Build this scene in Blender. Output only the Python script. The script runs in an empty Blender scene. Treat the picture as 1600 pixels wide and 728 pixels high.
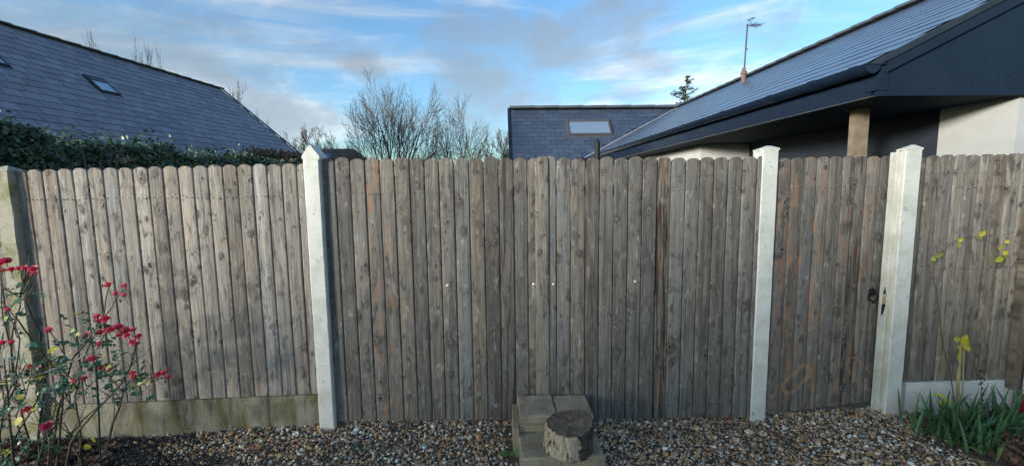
import bpy, math, random
import numpy as np
from mathutils import Vector, Matrix

rng = random.Random(7)
nrg = np.random.default_rng(7)
C = bpy.context.scene.collection
S = bpy.context.scene

# ------------------------------------------------------------------ camera
F_PX, PW, PH = 650.0, 1600, 728
PITCH, ROLL, YAW = math.radians(5.8), math.radians(0.72), math.radians(1.7)
EYE = Vector((0, -2.8, 1.57))
FW = Vector((math.sin(YAW) * math.cos(PITCH), math.cos(YAW) * math.cos(PITCH), -math.sin(PITCH)))
R0 = Vector((math.cos(YAW), -math.sin(YAW), 0)); U0 = R0.cross(FW)
RT = math.cos(ROLL) * R0 - math.sin(ROLL) * U0
UP = math.cos(ROLL) * U0 + math.sin(ROLL) * R0
cam = bpy.data.cameras.new('camera'); cam.sensor_fit = 'HORIZONTAL'; cam.sensor_width = 36
cam.lens = 36 * F_PX / PW; cam.clip_start = 0.05; cam.clip_end = 6000
co = bpy.data.objects.new('camera', cam); C.objects.link(co)
m4 = Matrix((RT, UP, -FW)).transposed().to_4x4(); m4.translation = EYE
co.matrix_world = m4
S.camera = co

def ray(u, v): return FW + RT * ((u - PW / 2) / F_PX) - UP * ((v - PH / 2) / F_PX)
def at_y(u, v, Y):
    d = ray(u, v); return EYE + d * ((Y - EYE.y) / d.y)
def at_z(u, v, Z):
    d = ray(u, v); return EYE + d * ((Z - EYE.z) / d.z)
def proj(p):
    d = Vector(p) - EYE; w = d.dot(FW)
    if w < 0.05: return (1e6, 1e6)
    return (PW / 2 + F_PX * d.dot(RT) / w, PH / 2 - F_PX * d.dot(UP) / w)

# ------------------------------------------------------------------ light
LDIR = Vector((1.2, 1.0, -0.22)).normalized()          # low winter sun from behind, to the left
SUN_EL = math.asin(-LDIR.z); SUN_AZ = math.atan2(-LDIR.x, -LDIR.y)
sl = bpy.data.lights.new('sun', 'SUN'); sl.energy = 4.2; sl.angle = math.radians(9.0); sl.color = (1.0, 0.96, 0.89)
so = bpy.data.objects.new('sun', sl); C.objects.link(so)
so.rotation_euler = LDIR.to_track_quat('-Z', 'Y').to_euler()

world = bpy.data.worlds.new('World'); S.world = world; world.use_nodes = True
def build_world():
    nt = world.node_tree; nt.nodes.clear(); N = nt.nodes.new; L = nt.links.new
    out = N('ShaderNodeOutputWorld'); bg = N('ShaderNodeBackground'); bg.inputs[1].default_value = 0.15
    L(bg.outputs[0], out.inputs[0])
    sky = N('ShaderNodeTexSky'); sky.sky_type = 'NISHITA'; sky.sun_disc = False
    sky.sun_elevation = SUN_EL; sky.sun_rotation = SUN_AZ; sky.air_density = 1.0; sky.dust_density = 1.5; sky.ozone_density = 2.0
    tc = N('ShaderNodeTexCoord'); sep = N('ShaderNodeSeparateXYZ'); L(tc.outputs['Generated'], sep.inputs[0])
    def M(op, a, b=None, c=None):
        n = N('ShaderNodeMath'); n.operation = op
        for i, v in enumerate((a, b, c)):
            if v is None: continue
            if isinstance(v, (int, float)): n.inputs[i].default_value = v
            else: L(v, n.inputs[i])
        return n.outputs[0]
    zc = M('ADD', M('MAXIMUM', sep.outputs[2], 0.0), 0.30)
    px = M('DIVIDE', sep.outputs[0], zc); py = M('DIVIDE', sep.outputs[1], zc)
    cb = N('ShaderNodeCombineXYZ'); L(px, cb.inputs[0]); L(py, cb.inputs[1])
    def noise(scale, detail, rough, loc, stretch=(1, 1, 1), rot=0.0, dist=0.0):
        mp = N('ShaderNodeMapping'); mp.inputs['Location'].default_value = loc; mp.inputs['Scale'].default_value = stretch
        mp.inputs['Rotation'].default_value = (0, 0, rot); L(cb.outputs[0], mp.inputs[0])
        n = N('ShaderNodeTexNoise'); n.inputs['Scale'].default_value = scale; n.inputs['Detail'].default_value = detail
        n.inputs['Roughness'].default_value = rough; n.inputs['Distortion'].default_value = dist
        L(mp.outputs[0], n.inputs['Vector']); return n.outputs['Fac']
    def ss(v, a, b):
        n = N('ShaderNodeMapRange'); n.interpolation_type = 'SMOOTHSTEP'; L(v, n.inputs[0])
        n.inputs[1].default_value = a; n.inputs[2].default_value = b; return n.outputs[0]
    def mix(f, a, b):
        n = N('ShaderNodeMix'); n.data_type = 'RGBA'; L(f, n.inputs[0])
        for i, v in ((6, a), (7, b)):
            if isinstance(v, tuple): n.inputs[i].default_value = (*v, 1)
            else: L(v, n.inputs[i])
        return n.outputs[2]
    bw = N('ShaderNodeRGBToBW'); L(sky.outputs[0], bw.inputs[0])
    def cloud(k, off):
        n = N('ShaderNodeCombineColor')
        for i in range(3): L(M('MULTIPLY_ADD', bw.outputs[0], k[i], off[i]), n.inputs[i])
        return n.outputs[0]
    CIRRUS, GREY, WHITE = cloud((1.35, 1.42, 1.45), (1.0, 1.1, 1.15)), cloud((0.44, 0.55, 0.68), (0.55, 0.70, 0.86)), cloud((1.5, 1.55, 1.55), (1.4, 1.5, 1.5))
    blue = N('ShaderNodeMix'); blue.data_type = 'RGBA'; blue.blend_type = 'MULTIPLY'; blue.inputs[0].default_value = 1
    L(sky.outputs[0], blue.inputs[6]); blue.inputs[7].default_value = (0.95, 1.22, 1.42, 1)
    c = blue.outputs[2]
    def lump(u, v, su, sv, amt):        # one cloud bank: a soft region of the sky around a direction
        d = ray(u, v).normalized(); right = Vector((d.y, -d.x, 0)).normalized(); up = right.cross(d)
        def dot(vec):
            n = N('ShaderNodeVectorMath'); n.operation = 'DOT_PRODUCT'; L(tc.outputs['Generated'], n.inputs[0]); n.inputs[1].default_value = vec; return n.outputs['Value']
        a_ = M('DIVIDE', dot(right), su); b_ = M('DIVIDE', dot(up), sv); f_ = M('GREATER_THAN', dot(d), 0.0)
        return M('MULTIPLY', M('MULTIPLY', M('EXPONENT', M('MULTIPLY', M('ADD', M('MULTIPLY', a_, a_), M('MULTIPLY', b_, b_)), -1.0)), f_), amt)
    def total(ls):
        o = ls[0]
        for q in ls[1:]: o = M('ADD', o, q)
        return o
    def noise3(scale, detail, rough, loc, sz=(1, 1, 2.2), dist=0.0, rot=(0, 0, 0)):
        mp = N('ShaderNodeMapping'); mp.inputs['Location'].default_value = loc; mp.inputs['Scale'].default_value = sz; mp.inputs['Rotation'].default_value = rot; L(tc.outputs['Generated'], mp.inputs[0])
        n = N('ShaderNodeTexNoise'); n.inputs['Scale'].default_value = scale; n.inputs['Detail'].default_value = detail; n.inputs['Roughness'].default_value = rough; n.inputs['Distortion'].default_value = dist
        L(mp.outputs[0], n.inputs['Vector']); return n.outputs['Fac']
    cir = noise3(3.2, 9, 0.62, (3.1, 0.4, 0), (0.55, 1.0, 3.4), 0.7, (0, math.radians(28), 0))
    cir = M('ADD', cir, total([lump(440, 60, .22, .16, .10), lump(500, 195, .10, .05, .16), lump(1130, 110, .30, .14, .10), lump(300, 150, .3, .08, .08)]))
    c = mix(M('MULTIPLY', ss(cir, 0.49, 0.80), 0.75), c, CIRRUS)
    wh = noise3(2.6, 8, 0.6, (9.5, 4.0, 0), (1, 1, 2.4), 0.4)
    wh = M('ADD', wh, total([lump(1110, 165, .28, .07, .17), lump(930, 185, .14, .05, .10), lump(420, 165, .12, .04, .10), lump(1240, 90, .16, .10, .06)]))
    c = mix(M('MULTIPLY', ss(wh, 0.54, 0.76), 0.8), c, WHITE)
    gr = noise3(3.0, 8, 0.58, (5.2, 1.7, 0.6), (1, 1, 2.0), 0.35)
    gr = M('ADD', gr, total([lump(120, 50, .30, .10, .20), lump(790, 45, .26, .10, .14), lump(850, 150, .24, .10, .19), lump(700, 120, .10, .06, .08), lump(570, 105, .05, .025, .16), lump(440, 190, .07, .035, .20), lump(930, 40, .14, .06, .10), lump(990, 150, .08, .03, .15)]))
    c = mix(M('MULTIPLY', ss(gr, 0.56, 0.78), 0.78), c, GREY)
    L(c, bg.inputs[0])
build_world()
S.view_settings.view_transform = 'Standard'; S.view_settings.look = 'None'
S.view_settings.exposure = 0.82; S.view_settings.gamma = 1.0; S.view_settings.use_curve_mapping = False

# ------------------------------------------------------------------ materials
class Mat:
    def __init__(s, name, rough=0.8, color=(0.5, 0.5, 0.5), spec=0.4, metal=0.0):
        s.m = bpy.data.materials.new(name); s.m.use_nodes = True; s.nt = s.m.node_tree
        s.b = s.nt.nodes['Principled BSDF']
        s.b.inputs['Roughness'].default_value = rough; s.b.inputs['Base Color'].default_value = (*color, 1)
        s.b.inputs['Specular IOR Level'].default_value = spec; s.b.inputs['Metallic'].default_value = metal
    def N(s, t, **k):
        n = s.nt.nodes.new(t)
        for a, v in k.items(): setattr(n, a, v)
        return n
    def put(s, sock, v):
        if isinstance(v, tuple) and len(v) == 3 and sock.type == 'RGBA': sock.default_value = (*v, 1)
        elif isinstance(v, (int, float, tuple)): sock.default_value = v
        else: s.nt.links.new(v, sock)
    def math(s, op, a, b=0.0, c=0.0):
        n = s.N('ShaderNodeMath', operation=op)
        for i, v in enumerate((a, b, c)): s.put(n.inputs[i], v)
        return n.outputs[0]
    def coord(s, kind='Object'): return s.N('ShaderNodeTexCoord').outputs[kind]
    def pos(s): return s.N('ShaderNodeNewGeometry').outputs['Position']
    def island(s): return s.N('ShaderNodeNewGeometry').outputs['Random Per Island']
    def rand(s): return s.N('ShaderNodeObjectInfo').outputs['Random']
    def sep(s, v):
        n = s.N('ShaderNodeSeparateXYZ'); s.put(n.inputs[0], v); return n.outputs
    def comb(s, x, y, z=0.0):
        n = s.N('ShaderNodeCombineXYZ')
        for i, v in enumerate((x, y, z)): s.put(n.inputs[i], v)
        return n.outputs[0]
    def noise(s, vec, scale, detail=4, rough=0.55, dist=0.0):
        n = s.N('ShaderNodeTexNoise'); s.put(n.inputs['Vector'], vec)
        n.inputs['Scale'].default_value = scale; n.inputs['Detail'].default_value = detail
        n.inputs['Roughness'].default_value = rough; n.inputs['Distortion'].default_value = dist
        return n.outputs['Fac']
    def ss(s, v, a, b, lo=0.0, hi=1.0):
        n = s.N('ShaderNodeMapRange', interpolation_type='SMOOTHSTEP'); s.put(n.inputs[0], v)
        n.inputs[1].default_value = a; n.inputs[2].default_value = b; n.inputs[3].default_value = lo; n.inputs[4].default_value = hi
        return n.outputs[0]
    def mix(s, f, a, b, blend='MIX'):
        n = s.N('ShaderNodeMix', data_type='RGBA', blend_type=blend); s.put(n.inputs[0], f); s.put(n.inputs[6], a); s.put(n.inputs[7], b)
        return n.outputs[2]
    def ramp(s, f, stops, interp='LINEAR'):
        n = s.N('ShaderNodeValToRGB'); s.put(n.inputs[0], f); r = n.color_ramp; r.interpolation = interp
        while len(r.elements) < len(stops): r.elements.new(0.5)
        for e, (p, c) in zip(r.elements, stops): e.position = p; e.color = (*c, 1)
        return n.outputs[0]
    def color(s, v): s.put(s.b.inputs['Base Color'], v)
    def rough(s, v): s.put(s.b.inputs['Roughness'], v)
    def bump(s, h, strength=0.5, dist=0.005):
        n = s.N('ShaderNodeBump'); n.inputs['Strength'].default_value = strength; n.inputs['Distance'].default_value = dist
        s.put(n.inputs['Height'], h); s.put(s.b.inputs['Normal'], n.outputs[0])

def wood_material():
    m = Mat('weathered_timber', 0.85, spec=0.25)
    x, y, z = m.sep(m.coord())
    r = m.rand(); oc = m.N('ShaderNodeObjectInfo').outputs['Color']
    def att(n): return m.N('ShaderNodeAttribute', attribute_type='OBJECT', attribute_name=n).outputs['Fac']
    xo = m.math('ADD', x, m.math('MULTIPLY', r, 37.0)); zo = m.math('ADD', z, m.math('MULTIPLY', r, 91.0))
    wob = m.noise(m.comb(m.math('MULTIPLY', xo, 5.0), m.math('MULTIPLY', zo, 3.0)), 1.0, 2)
    def knots(sx, sz, off, rnd_lo, kmax):
        v = m.N('ShaderNodeTexVoronoi', voronoi_dimensions='2D'); v.inputs['Scale'].default_value = 1.0
        m.put(v.inputs['Vector'], m.comb(m.math('MULTIPLY_ADD', xo, sx, m.math('MULTIPLY_ADD', wob, 0.9, off)), m.math('MULTIPLY_ADD', zo, sz, m.math('MULTIPLY_ADD', wob, 0.9, off * 1.7))))
        cr = m.sep(v.outputs['Color'])
        pres = m.ss(m.noise(m.comb(m.math('MULTIPLY_ADD', xo, 4.0, off), m.math('MULTIPLY', zo, 2.3), off), 1.0, 2), 0.43, 0.58)
        thr = m.math('ADD', m.math('MULTIPLY', m.math('FRACT', m.math('MULTIPLY', r, 13.7)), 0.4), rnd_lo - 0.15)
        k = m.math('MAXIMUM', m.math('MULTIPLY', pres, m.math('MULTIPLY', m.math('SUBTRACT', cr[0], thr), kmax / (1 - rnd_lo))), 0.001)
        q = m.math('DIVIDE', v.outputs['Distance'], k)         # 1 at the rim of the knot
        return q, v.outputs['Distance'], cr
    q1, d1, c1 = knots(8.0, 6.4, 0.0, 0.18, 0.128)
    q2, d2, c2 = knots(17.0, 10.0, 4.3, 0.52, 0.15)
    pull1 = m.ss(q1, 5.0, 0.3); pull2 = m.ss(q2, 4.0, 0.3)
    gx = m.math('MULTIPLY_ADD', xo, 120.0, m.math('MULTIPLY_ADD', pull1, 5.0, m.math('MULTIPLY_ADD', pull2, 2.5, m.math('MULTIPLY', wob, 6.0))))
    g = m.noise(m.comb(gx, m.math('MULTIPLY', zo, 2.5)), 1.0, 5, 0.65)
    fine = m.noise(m.comb(m.math('MULTIPLY', xo, 520.0), m.math('MULTIPLY', zo, 9.0)), 1.0, 3, 0.6)
    broad = m.noise(m.comb(m.math('MULTIPLY', xo, 7.0), m.math('MULTIPLY', zo, 2.2), 3.0), 1.0, 4, 0.6, 0.4)
    blot = m.noise(m.comb(m.math('MULTIPLY', xo, 26.0), m.math('MULTIPLY', zo, 9.0), 7.0), 1.0, 5, 0.65, 0.8)
    t = m.math('ADD', m.math('MULTIPLY', g, 0.68), m.math('MULTIPLY', fine, 0.30))
    t = m.math('ADD', t, m.math('MULTIPLY', broad, 0.30))
    col = m.ramp(t, [(0.38, (0.066, 0.057, 0.049)), (0.53, (0.176, 0.156, 0.135)), (0.68, (0.295, 0.266, 0.232)), (0.82, (0.44, 0.405, 0.36))])
    col = m.mix(m.ss(broad, 0.46, 0.62, 0.0, 0.40), col, m.mix(1.0, col, (0.92, 0.80, 0.70), 'MULTIPLY'))
    drip = m.noise(m.comb(m.math('MULTIPLY', xo, 34.0), m.math('MULTIPLY', zo, 0.9), 11.0), 1.0, 4, 0.65, 0.3)
    col = m.mix(m.ss(drip, 0.48, 0.66, 0.0, 0.72), col, m.mix(1.0, col, (0.44, 0.425, 0.42), 'MULTIPLY'))
    col = m.mix(m.ss(drip, 0.46, 0.30, 0.0, 0.35), col, (0.40, 0.375, 0.34))
    col = m.mix(1.0, col, oc, 'MULTIPLY')
    col = m.mix(m.math('MULTIPLY', m.ss(blot, 0.53, 0.68), 0.85), col, (0.075, 0.066, 0.060))
    col = m.mix(m.math('MULTIPLY', m.ss(blot, 0.43, 0.28), 0.60), col, (0.42, 0.40, 0.37))
    st = m.noise(m.comb(m.math('MULTIPLY', xo, 22.0), m.math('MULTIPLY', zo, 4.0), 5.0), 1.0, 4, 0.65, 0.7)
    col = m.mix(m.math('MULTIPLY', m.ss(st, 0.52, 0.60), att('stain')), col, (0.34, 0.165, 0.085))
    rt = m.noise(m.comb(m.math('MULTIPLY', xo, 30.0), m.math('MULTIPLY', zo, 1.6), 9.0), 1.0, 4, 0.7, 0.5)
    col = m.mix(m.math('MULTIPLY', m.ss(rt, 0.46, 0.60), att('rot')), col, (0.045, 0.026, 0.018))
    for q, c in ((q1, c1), (q2, c2)):
        col = m.mix(m.math('MULTIPLY', m.ss(q, 5.2, 0.8), m.ss(c[1], 0.1, 0.8, 0.25, 0.95)), col, (0.070, 0.060, 0.054))   # stained halo
        col = m.mix(m.math('MULTIPLY', m.ss(q, 1.45, 1.15), 0.45), col, (0.36, 0.33, 0.29))                            # pale growth ring
        col = m.mix(m.math('MULTIPLY', m.ss(q, 1.12, 0.85), m.ss(c[2], 0.0, 0.9, 0.55, 0.97)), col, (0.042, 0.032, 0.026))
        ring = m.math('SINE', m.math('MULTIPLY', q, 16.0))
        col = m.mix(m.math('MULTIPLY', m.math('MULTIPLY', m.ss(q, 0.95, 0.6), m.ss(ring, 0.0, 1.0)), 0.45), col, (0.17, 0.13, 0.10))
    # rubbed rings of bare orange wood on the garden gate
    wx, wy, wz = m.sep(m.pos())
    for (u0, v0, u1, v1, rr, amt) in ((1231, 602, 1252, 579, 0.050, 1.0), (1338, 572, 1362, 600, 0.052, 0.6)):
        A_, B_ = at_y(u0, v0, 0.04), at_y(u1, v1, 0.06); bx, bz = B_.x - A_.x, B_.z - A_.z; ll = bx * bx + bz * bz
        px_, pz_ = m.math('SUBTRACT', wx, A_.x), m.math('SUBTRACT', wz, A_.z)
        h_ = m.math('MAXIMUM', m.math('MINIMUM', m.math('ADD', m.math('MULTIPLY', px_, bx / ll), m.math('MULTIPLY', pz_, bz / ll)), 1.0), 0.0)
        ex, ez_ = m.math('MULTIPLY_ADD', h_, -bx, px_), m.math('MULTIPLY_ADD', h_, -bz, pz_)
        dd = m.math('SQRT', m.math('ADD', m.math('MULTIPLY', ex, ex), m.math('MULTIPLY', ez_, ez_)))
        dd = m.math('ABSOLUTE', m.math('SUBTRACT', m.math('MULTIPLY_ADD', m.math('SUBTRACT', m.noise(m.pos(), 14.0, 3), 0.5), 0.022, dd), rr))
        col = m.mix(m.math('MULTIPLY', m.ss(dd, 0.020, 0.004), m.math('MULTIPLY', m.ss(fine, 0.3, 0.6), amt)), col, (0.40, 0.22, 0.125))
    line = m.math('ABSOLUTE', m.math('ADD', z, m.math('MULTIPLY_ADD', m.noise(m.comb(xo, 0.0), 20.0, 2), 0.006, 0.125)))
    col = m.mix(m.math('MULTIPLY', m.ss(line, 0.0030, 0.0010), 0.22), col, (0.07, 0.06, 0.05))
    m.color(col)
    hk = m.math('MULTIPLY', m.math('ADD', m.ss(q1, 2.2, 0.9), m.ss(q2, 2.2, 0.9)), 0.8)
    hk = m.math('SUBTRACT', hk, m.math('MULTIPLY', m.ss(q1, 0.9, 0.5), 1.1))
    m.bump(m.math('ADD', m.math('MULTIPLY', g, 0.55), m.math('ADD', m.math('MULTIPLY', fine, 0.30), hk)), 0.95, 0.0045)
    return m.m

def concrete_material(name, base, stain, amount, chips, bumpd=0.002, green=None):
    m = Mat(name, 0.9, spec=0.25); p = m.pos()
    n1 = m.noise(p, 6.0, 5, 0.6); n2 = m.noise(p, 70.0, 4, 0.65); n3 = m.noise(p, 22.0, 6, 0.75, 0.5); n4 = m.noise(p, 110.0, 3, 0.75)
    col = m.mix(m.ss(n2, 0.3, 0.7, 0.0, 0.35), base, tuple(c * 0.78 for c in base))
    col = m.mix(m.math('MULTIPLY', m.ss(n1, 0.42, 0.68), amount), col, stain)
    col = m.mix(m.math('MULTIPLY', m.ss(n3, 0.60, 0.68), chips), col, tuple(c * 0.45 for c in base))
    col = m.mix(m.math('MULTIPLY', m.ss(n4, 0.62, 0.70), chips * 0.8), col, (0.12, 0.115, 0.10))
    if green:
        x, y, z = m.sep(p)
        g = m.noise(m.comb(m.math('MULTIPLY', x, 9.0), m.math('MULTIPLY', y, 9.0), m.math('MULTIPLY', z, 2.2)), 1.0, 6, 0.7, 0.4)
        col = m.mix(m.ss(g, 0.40, 0.62, 0.0, 0.9), col, green)
        col = m.mix(m.ss(m.noise(m.comb(m.math('MULTIPLY', x, 14.0), y, m.math('MULTIPLY', z, 1.5)), 1.0, 5, 0.7), 0.52, 0.66, 0.0, 0.8), col, (0.055, 0.052, 0.035))
    m.color(col)
    m.bump(m.math('ADD', n2, m.math('ADD', m.math('MULTIPLY', n4, 0.5), m.math('MULTIPLY', n3, 0.8))), 0.6, bumpd)
    return m.m

def slate_material(name, a, b, rough, lichen=0.0, bs=0.35):
    m = Mat(name, rough, spec=0.5); p = m.pos(); r = m.rand(); isl = m.island()
    t = m.math('FRACT', m.math('ADD', m.math('MULTIPLY', r, 7.3), isl))
    n = m.noise(p, 9.0, 5, 0.65); f = m.noise(p, 60.0, 4, 0.6)
    col = m.mix(t, tuple(c * .95 for c in a), b)
    col = m.mix(m.ss(n, 0.4, 0.7, 0.0, 0.5), col, tuple(c * 0.7 for c in a))
    if lichen:
        col = m.mix(m.math('MULTIPLY', m.ss(m.noise(p, 3.0, 7, 0.75, 0.4), 0.56, 0.70), lichen), col, (0.30, 0.30, 0.29))
        col = m.mix(m.math('MULTIPLY', m.ss(m.noise(p, 1.3, 6, 0.7), 0.60, 0.72), lichen), col, (0.17, 0.17, 0.07))
    m.b.inputs['Specular IOR Level'].default_value = 0.85 if rough < 0.4 else 0.5; m.color(col); m.rough(m.math('MULTIPLY_ADD', f, 0.2, rough - 0.1)); m.bump(m.math('ADD', f, m.math('MULTIPLY', n, 1.5)), bs, 0.004)
    return m.m

def plain(name, a, rough=0.7, b=None, scale=30.0, spec=0.4, metal=0.0, bump=0.0):
    m = Mat(name, rough, a, spec, metal); p = m.pos()
    n = m.noise(p, scale, 5, 0.6)
    m.color(m.mix(m.ss(n, 0.35, 0.7), a, b if b else tuple(c * 0.78 for c in a)))
    if bump: m.bump(n, 0.5, bump)
    return m.m

def leaf_material(name, cols, rough=0.5, trans=0.0, vein=False):
    m = Mat(name, rough, spec=0.4)
    t = m.math('FRACT', m.math('ADD', m.island(), m.math('MULTIPLY', m.rand(), 5.1)))
    col = m.ramp(t, [(i / max(1, len(cols) - 1), c) for i, c in enumerate(cols)])
    col = m.mix(m.ss(m.noise(m.pos(), 60.0, 3), 0.35, 0.7, 0.0, 0.35), col, tuple(c * 0.5 for c in cols[0]))
    m.color(col)
    if trans: m.b.inputs['Subsurface Weight'].default_value = 0.0
    return m.m

def pebble_material(name, stops):
    m = Mat(name, 0.75, spec=0.15)
    col = m.ramp(m.island(), stops, 'CONSTANT'); p = m.pos()
    col = m.mix(m.ss(m.noise(p, 130.0, 4, 0.65), 0.35, 0.7, 0.0, 0.5), col, m.mix(1.0, col, (0.5, 0.47, 0.42), 'MULTIPLY'))
    wet = m.noise(p, 3.2, 5, 0.65, 0.4)
    col = m.mix(m.ss(wet, 0.50, 0.64, 0.0, 0.4), col, m.mix(1.0, col, (0.45, 0.40, 0.36), 'MULTIPLY'))
    m.color(col); m.bump(m.noise(p, 300.0, 3), 0.3, 0.001)
    return m.m

MT = {}
MT['wood'] = wood_material()
MT['post'] = concrete_material('white_concrete', (0.68, 0.67, 0.61), (0.50, 0.49, 0.42), 0.7, 1.0, 0.003)
MT['post_old'] = concrete_material('mossy_post_concrete', (0.33, 0.31, 0.25), (0.17, 0.16, 0.07), 1.0, 1.0, 0.005)
MT['gravel_board'] = concrete_material('stained_concrete', (0.25, 0.235, 0.185), (0.15, 0.14, 0.10), 0.9, 0.4, 0.003, (0.095, 0.090, 0.035))
MT['gravel_board_white'] = concrete_material('pale_concrete', (0.72, 0.72, 0.69), (0.58, 0.58, 0.55), 0.6, 0.2, 0.0015)
MT['block'] = concrete_material('block_concrete', (0.42, 0.345, 0.235), (0.26, 0.21, 0.14), 1.0, 1.0, 0.012)
MT['slate_grey'] = slate_material('grey_purple_slate', (0.175, 0.165, 0.200), (0.260, 0.240, 0.280), 0.48, 0.6)
MT['slate_blue'] = slate_material('blue_slate', (0.060, 0.082, 0.125), (0.082, 0.108, 0.160), 0.30, 0.0, 0.12)
MT['slate_navy'] = slate_material('navy_slate', (0.034, 0.050, 0.082), (0.050, 0.068, 0.106), 0.38, 0.0, 0.12)
MT['navy'] = plain('navy_cladding', (0.0075, 0.0165, 0.030), 0.75, (0.0095, 0.0195, 0.035), 3.0, 0.1)
MT['slate_edge_shade_grey'] = plain('shaded_grey_slate_edge', (0.060, 0.055, 0.068), 0.9, spec=0.1)  # weaker painted shade line along the courses of the grey roof
MT['slate_under'] = plain('slate_underlay', (0.022, 0.028, 0.042), 0.8)
MT['slate_edge_shade'] = plain('shaded_slate_edge', (0.010, 0.012, 0.018), 0.9, spec=0.1)  # shade under each slate course, painted as a dark front edge
MT['navy_gloss'] = plain('navy_gutter_plastic', (0.006, 0.012, 0.025), 0.22, (0.008, 0.014, 0.028), 5.0, 0.28)
MT['verge'] = plain('blue_grey_verge', (0.014, 0.021, 0.030), 0.7, (0.018, 0.025, 0.035), 9.0, 0.2)
MT['ridge_moss'] = plain('mossy_ridge_tile', (0.075, 0.078, 0.07), 0.8, (0.10, 0.10, 0.05), 5.0)
MT['ridge'] = plain('grey_ridge_tile', (0.045, 0.055, 0.065), 0.6, (0.07, 0.08, 0.085), 12.0)
MT['render'] = plain('cream_render', (0.40, 0.40, 0.395), 0.9, (0.37, 0.37, 0.365), 8.0, 0.2, bump=0.0006)
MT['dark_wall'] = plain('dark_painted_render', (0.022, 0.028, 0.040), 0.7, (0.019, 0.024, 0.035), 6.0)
MT['black'] = plain('black_void', (0.008, 0.008, 0.009), 0.8)
MT['black_iron'] = plain('black_iron', (0.010, 0.010, 0.012), 0.6, (0.016, 0.016, 0.018), 60.0, 0.2)
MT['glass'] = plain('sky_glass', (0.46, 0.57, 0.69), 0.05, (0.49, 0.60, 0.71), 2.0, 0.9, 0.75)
MT['frame'] = plain('grey_window_frame', (0.060, 0.064, 0.072), 0.5)
MT['frame_dark'] = plain('dark_window_frame', (0.035, 0.04, 0.045), 0.5)
MT['blind'] = plain('white_blind', (0.55, 0.56, 0.56), 0.9)
MT['lead'] = plain('lead_flashing', (0.42, 0.45, 0.48), 0.5, (0.32, 0.35, 0.38), 20.0)
MT['oak'] = plain('planed_timber', (0.21, 0.165, 0.118), 0.85, (0.15, 0.118, 0.085), 14.0)
MT['bark'] = plain('grey_bark', (0.105, 0.090, 0.072), 0.9, (0.075, 0.070, 0.048), 3.0)
MT['twig'] = plain('bare_twig', (0.105, 0.078, 0.056), 0.95, (0.080, 0.064, 0.044), 2.0)
MT['twig_green'] = plain('lichen_twig', (0.075, 0.066, 0.036), 0.95, (0.055, 0.046, 0.030), 1.2)
MT['hedge_leaf'] = leaf_material('dark_hedge_leaf', [(0.030, 0.062, 0.034), (0.060, 0.115, 0.055), (0.036, 0.075, 0.050), (0.095, 0.140, 0.060), (0.048, 0.090, 0.052), (0.18, 0.17, 0.075)], 0.4)
MT['hedge_brown'] = leaf_material('russet_hedge_leaf', [(0.06, 0.04, 0.03), (0.09, 0.055, 0.04), (0.035, 0.045, 0.028), (0.07, 0.05, 0.035)], 0.6)
MT['conifer'] = leaf_material('conifer_needles', [(0.020, 0.038, 0.022), (0.034, 0.056, 0.030), (0.05, 0.065, 0.035)], 0.6)
MT['rose_leaf'] = leaf_material('rose_leaf', [(0.026, 0.085, 0.050), (0.045, 0.115, 0.062), (0.060, 0.135, 0.065), (0.032, 0.09, 0.055)], 0.38)
MT['yellow_leaf'] = leaf_material('yellowing_leaf', [(0.45, 0.40, 0.03), (0.30, 0.36, 0.035), (0.55, 0.42, 0.03), (0.20, 0.29, 0.04)], 0.5)
MT['petal'] = leaf_material('red_petal', [(0.84, 0.060, 0.145), (0.90, 0.11, 0.21), (0.78, 0.04, 0.10), (0.92, 0.27, 0.32)], 0.5)
MT['hip'] = plain('green_hip', (0.10, 0.13, 0.04), 0.5)
MT['rose_stem'] = plain('rose_stem', (0.085, 0.080, 0.040), 0.7, (0.055, 0.040, 0.028), 9.0)
MT['rose_wood'] = plain('old_rose_wood', (0.060, 0.045, 0.035), 0.85, (0.09, 0.075, 0.055), 12.0)
MT['green_wire'] = plain('green_coated_wire', (0.010, 0.045, 0.035), 0.4)
MT['iris'] = leaf_material('iris_leaf', [(0.045, 0.115, 0.050), (0.065, 0.155, 0.065), (0.085, 0.185, 0.075), (0.055, 0.135, 0.065)], 0.42)
MT['iris_pale'] = leaf_material('pale_iris_leaf', [(0.16, 0.24, 0.06), (0.11, 0.19, 0.06)], 0.45)
MT['dead_leaf'] = leaf_material('dead_leaf', [(0.16, 0.075, 0.045), (0.22, 0.105, 0.06), (0.11, 0.055, 0.04), (0.27, 0.16, 0.10), (0.085, 0.05, 0.04)], 0.75)
MT['cane'] = plain('pale_cane', (0.45, 0.36, 0.20), 0.7, (0.34, 0.25, 0.13), 20.0)
MT['vine'] = plain('brown_vine', (0.13, 0.08, 0.05), 0.8)
MT['soil'] = plain('dark_soil', (0.030, 0.024, 0.019), 0.95, (0.055, 0.045, 0.036), 40.0, 0.2, bump=0.02)
MT['grit'] = plain('wet_grit', (0.15, 0.115, 0.08), 0.95, (0.24, 0.19, 0.14), 90.0, 0.2, bump=0.01)
MT['lawn'] = plain('rough_grass', (0.045, 0.075, 0.022), 0.95, (0.07, 0.09, 0.035), 0.6, 0.1)
MT['steel'] = plain('bright_screw', (0.65, 0.65, 0.62), 0.35, metal=0.6)
MT['nail'] = plain('rusty_nail', (0.045, 0.035, 0.030), 0.7)
MT['terracotta'] = plain('terracotta', (0.13, 0.085, 0.068), 0.85)
MT['alu'] = plain('dull_aluminium', (0.05, 0.06, 0.08), 0.5, metal=0.3)
MT['bird'] = plain('dark_plumage', (0.015, 0.015, 0.018), 0.6)
MT['red_plinth'] = plain('red_plinth_paint', (0.33, 0.025, 0.025), 0.7)
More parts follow.
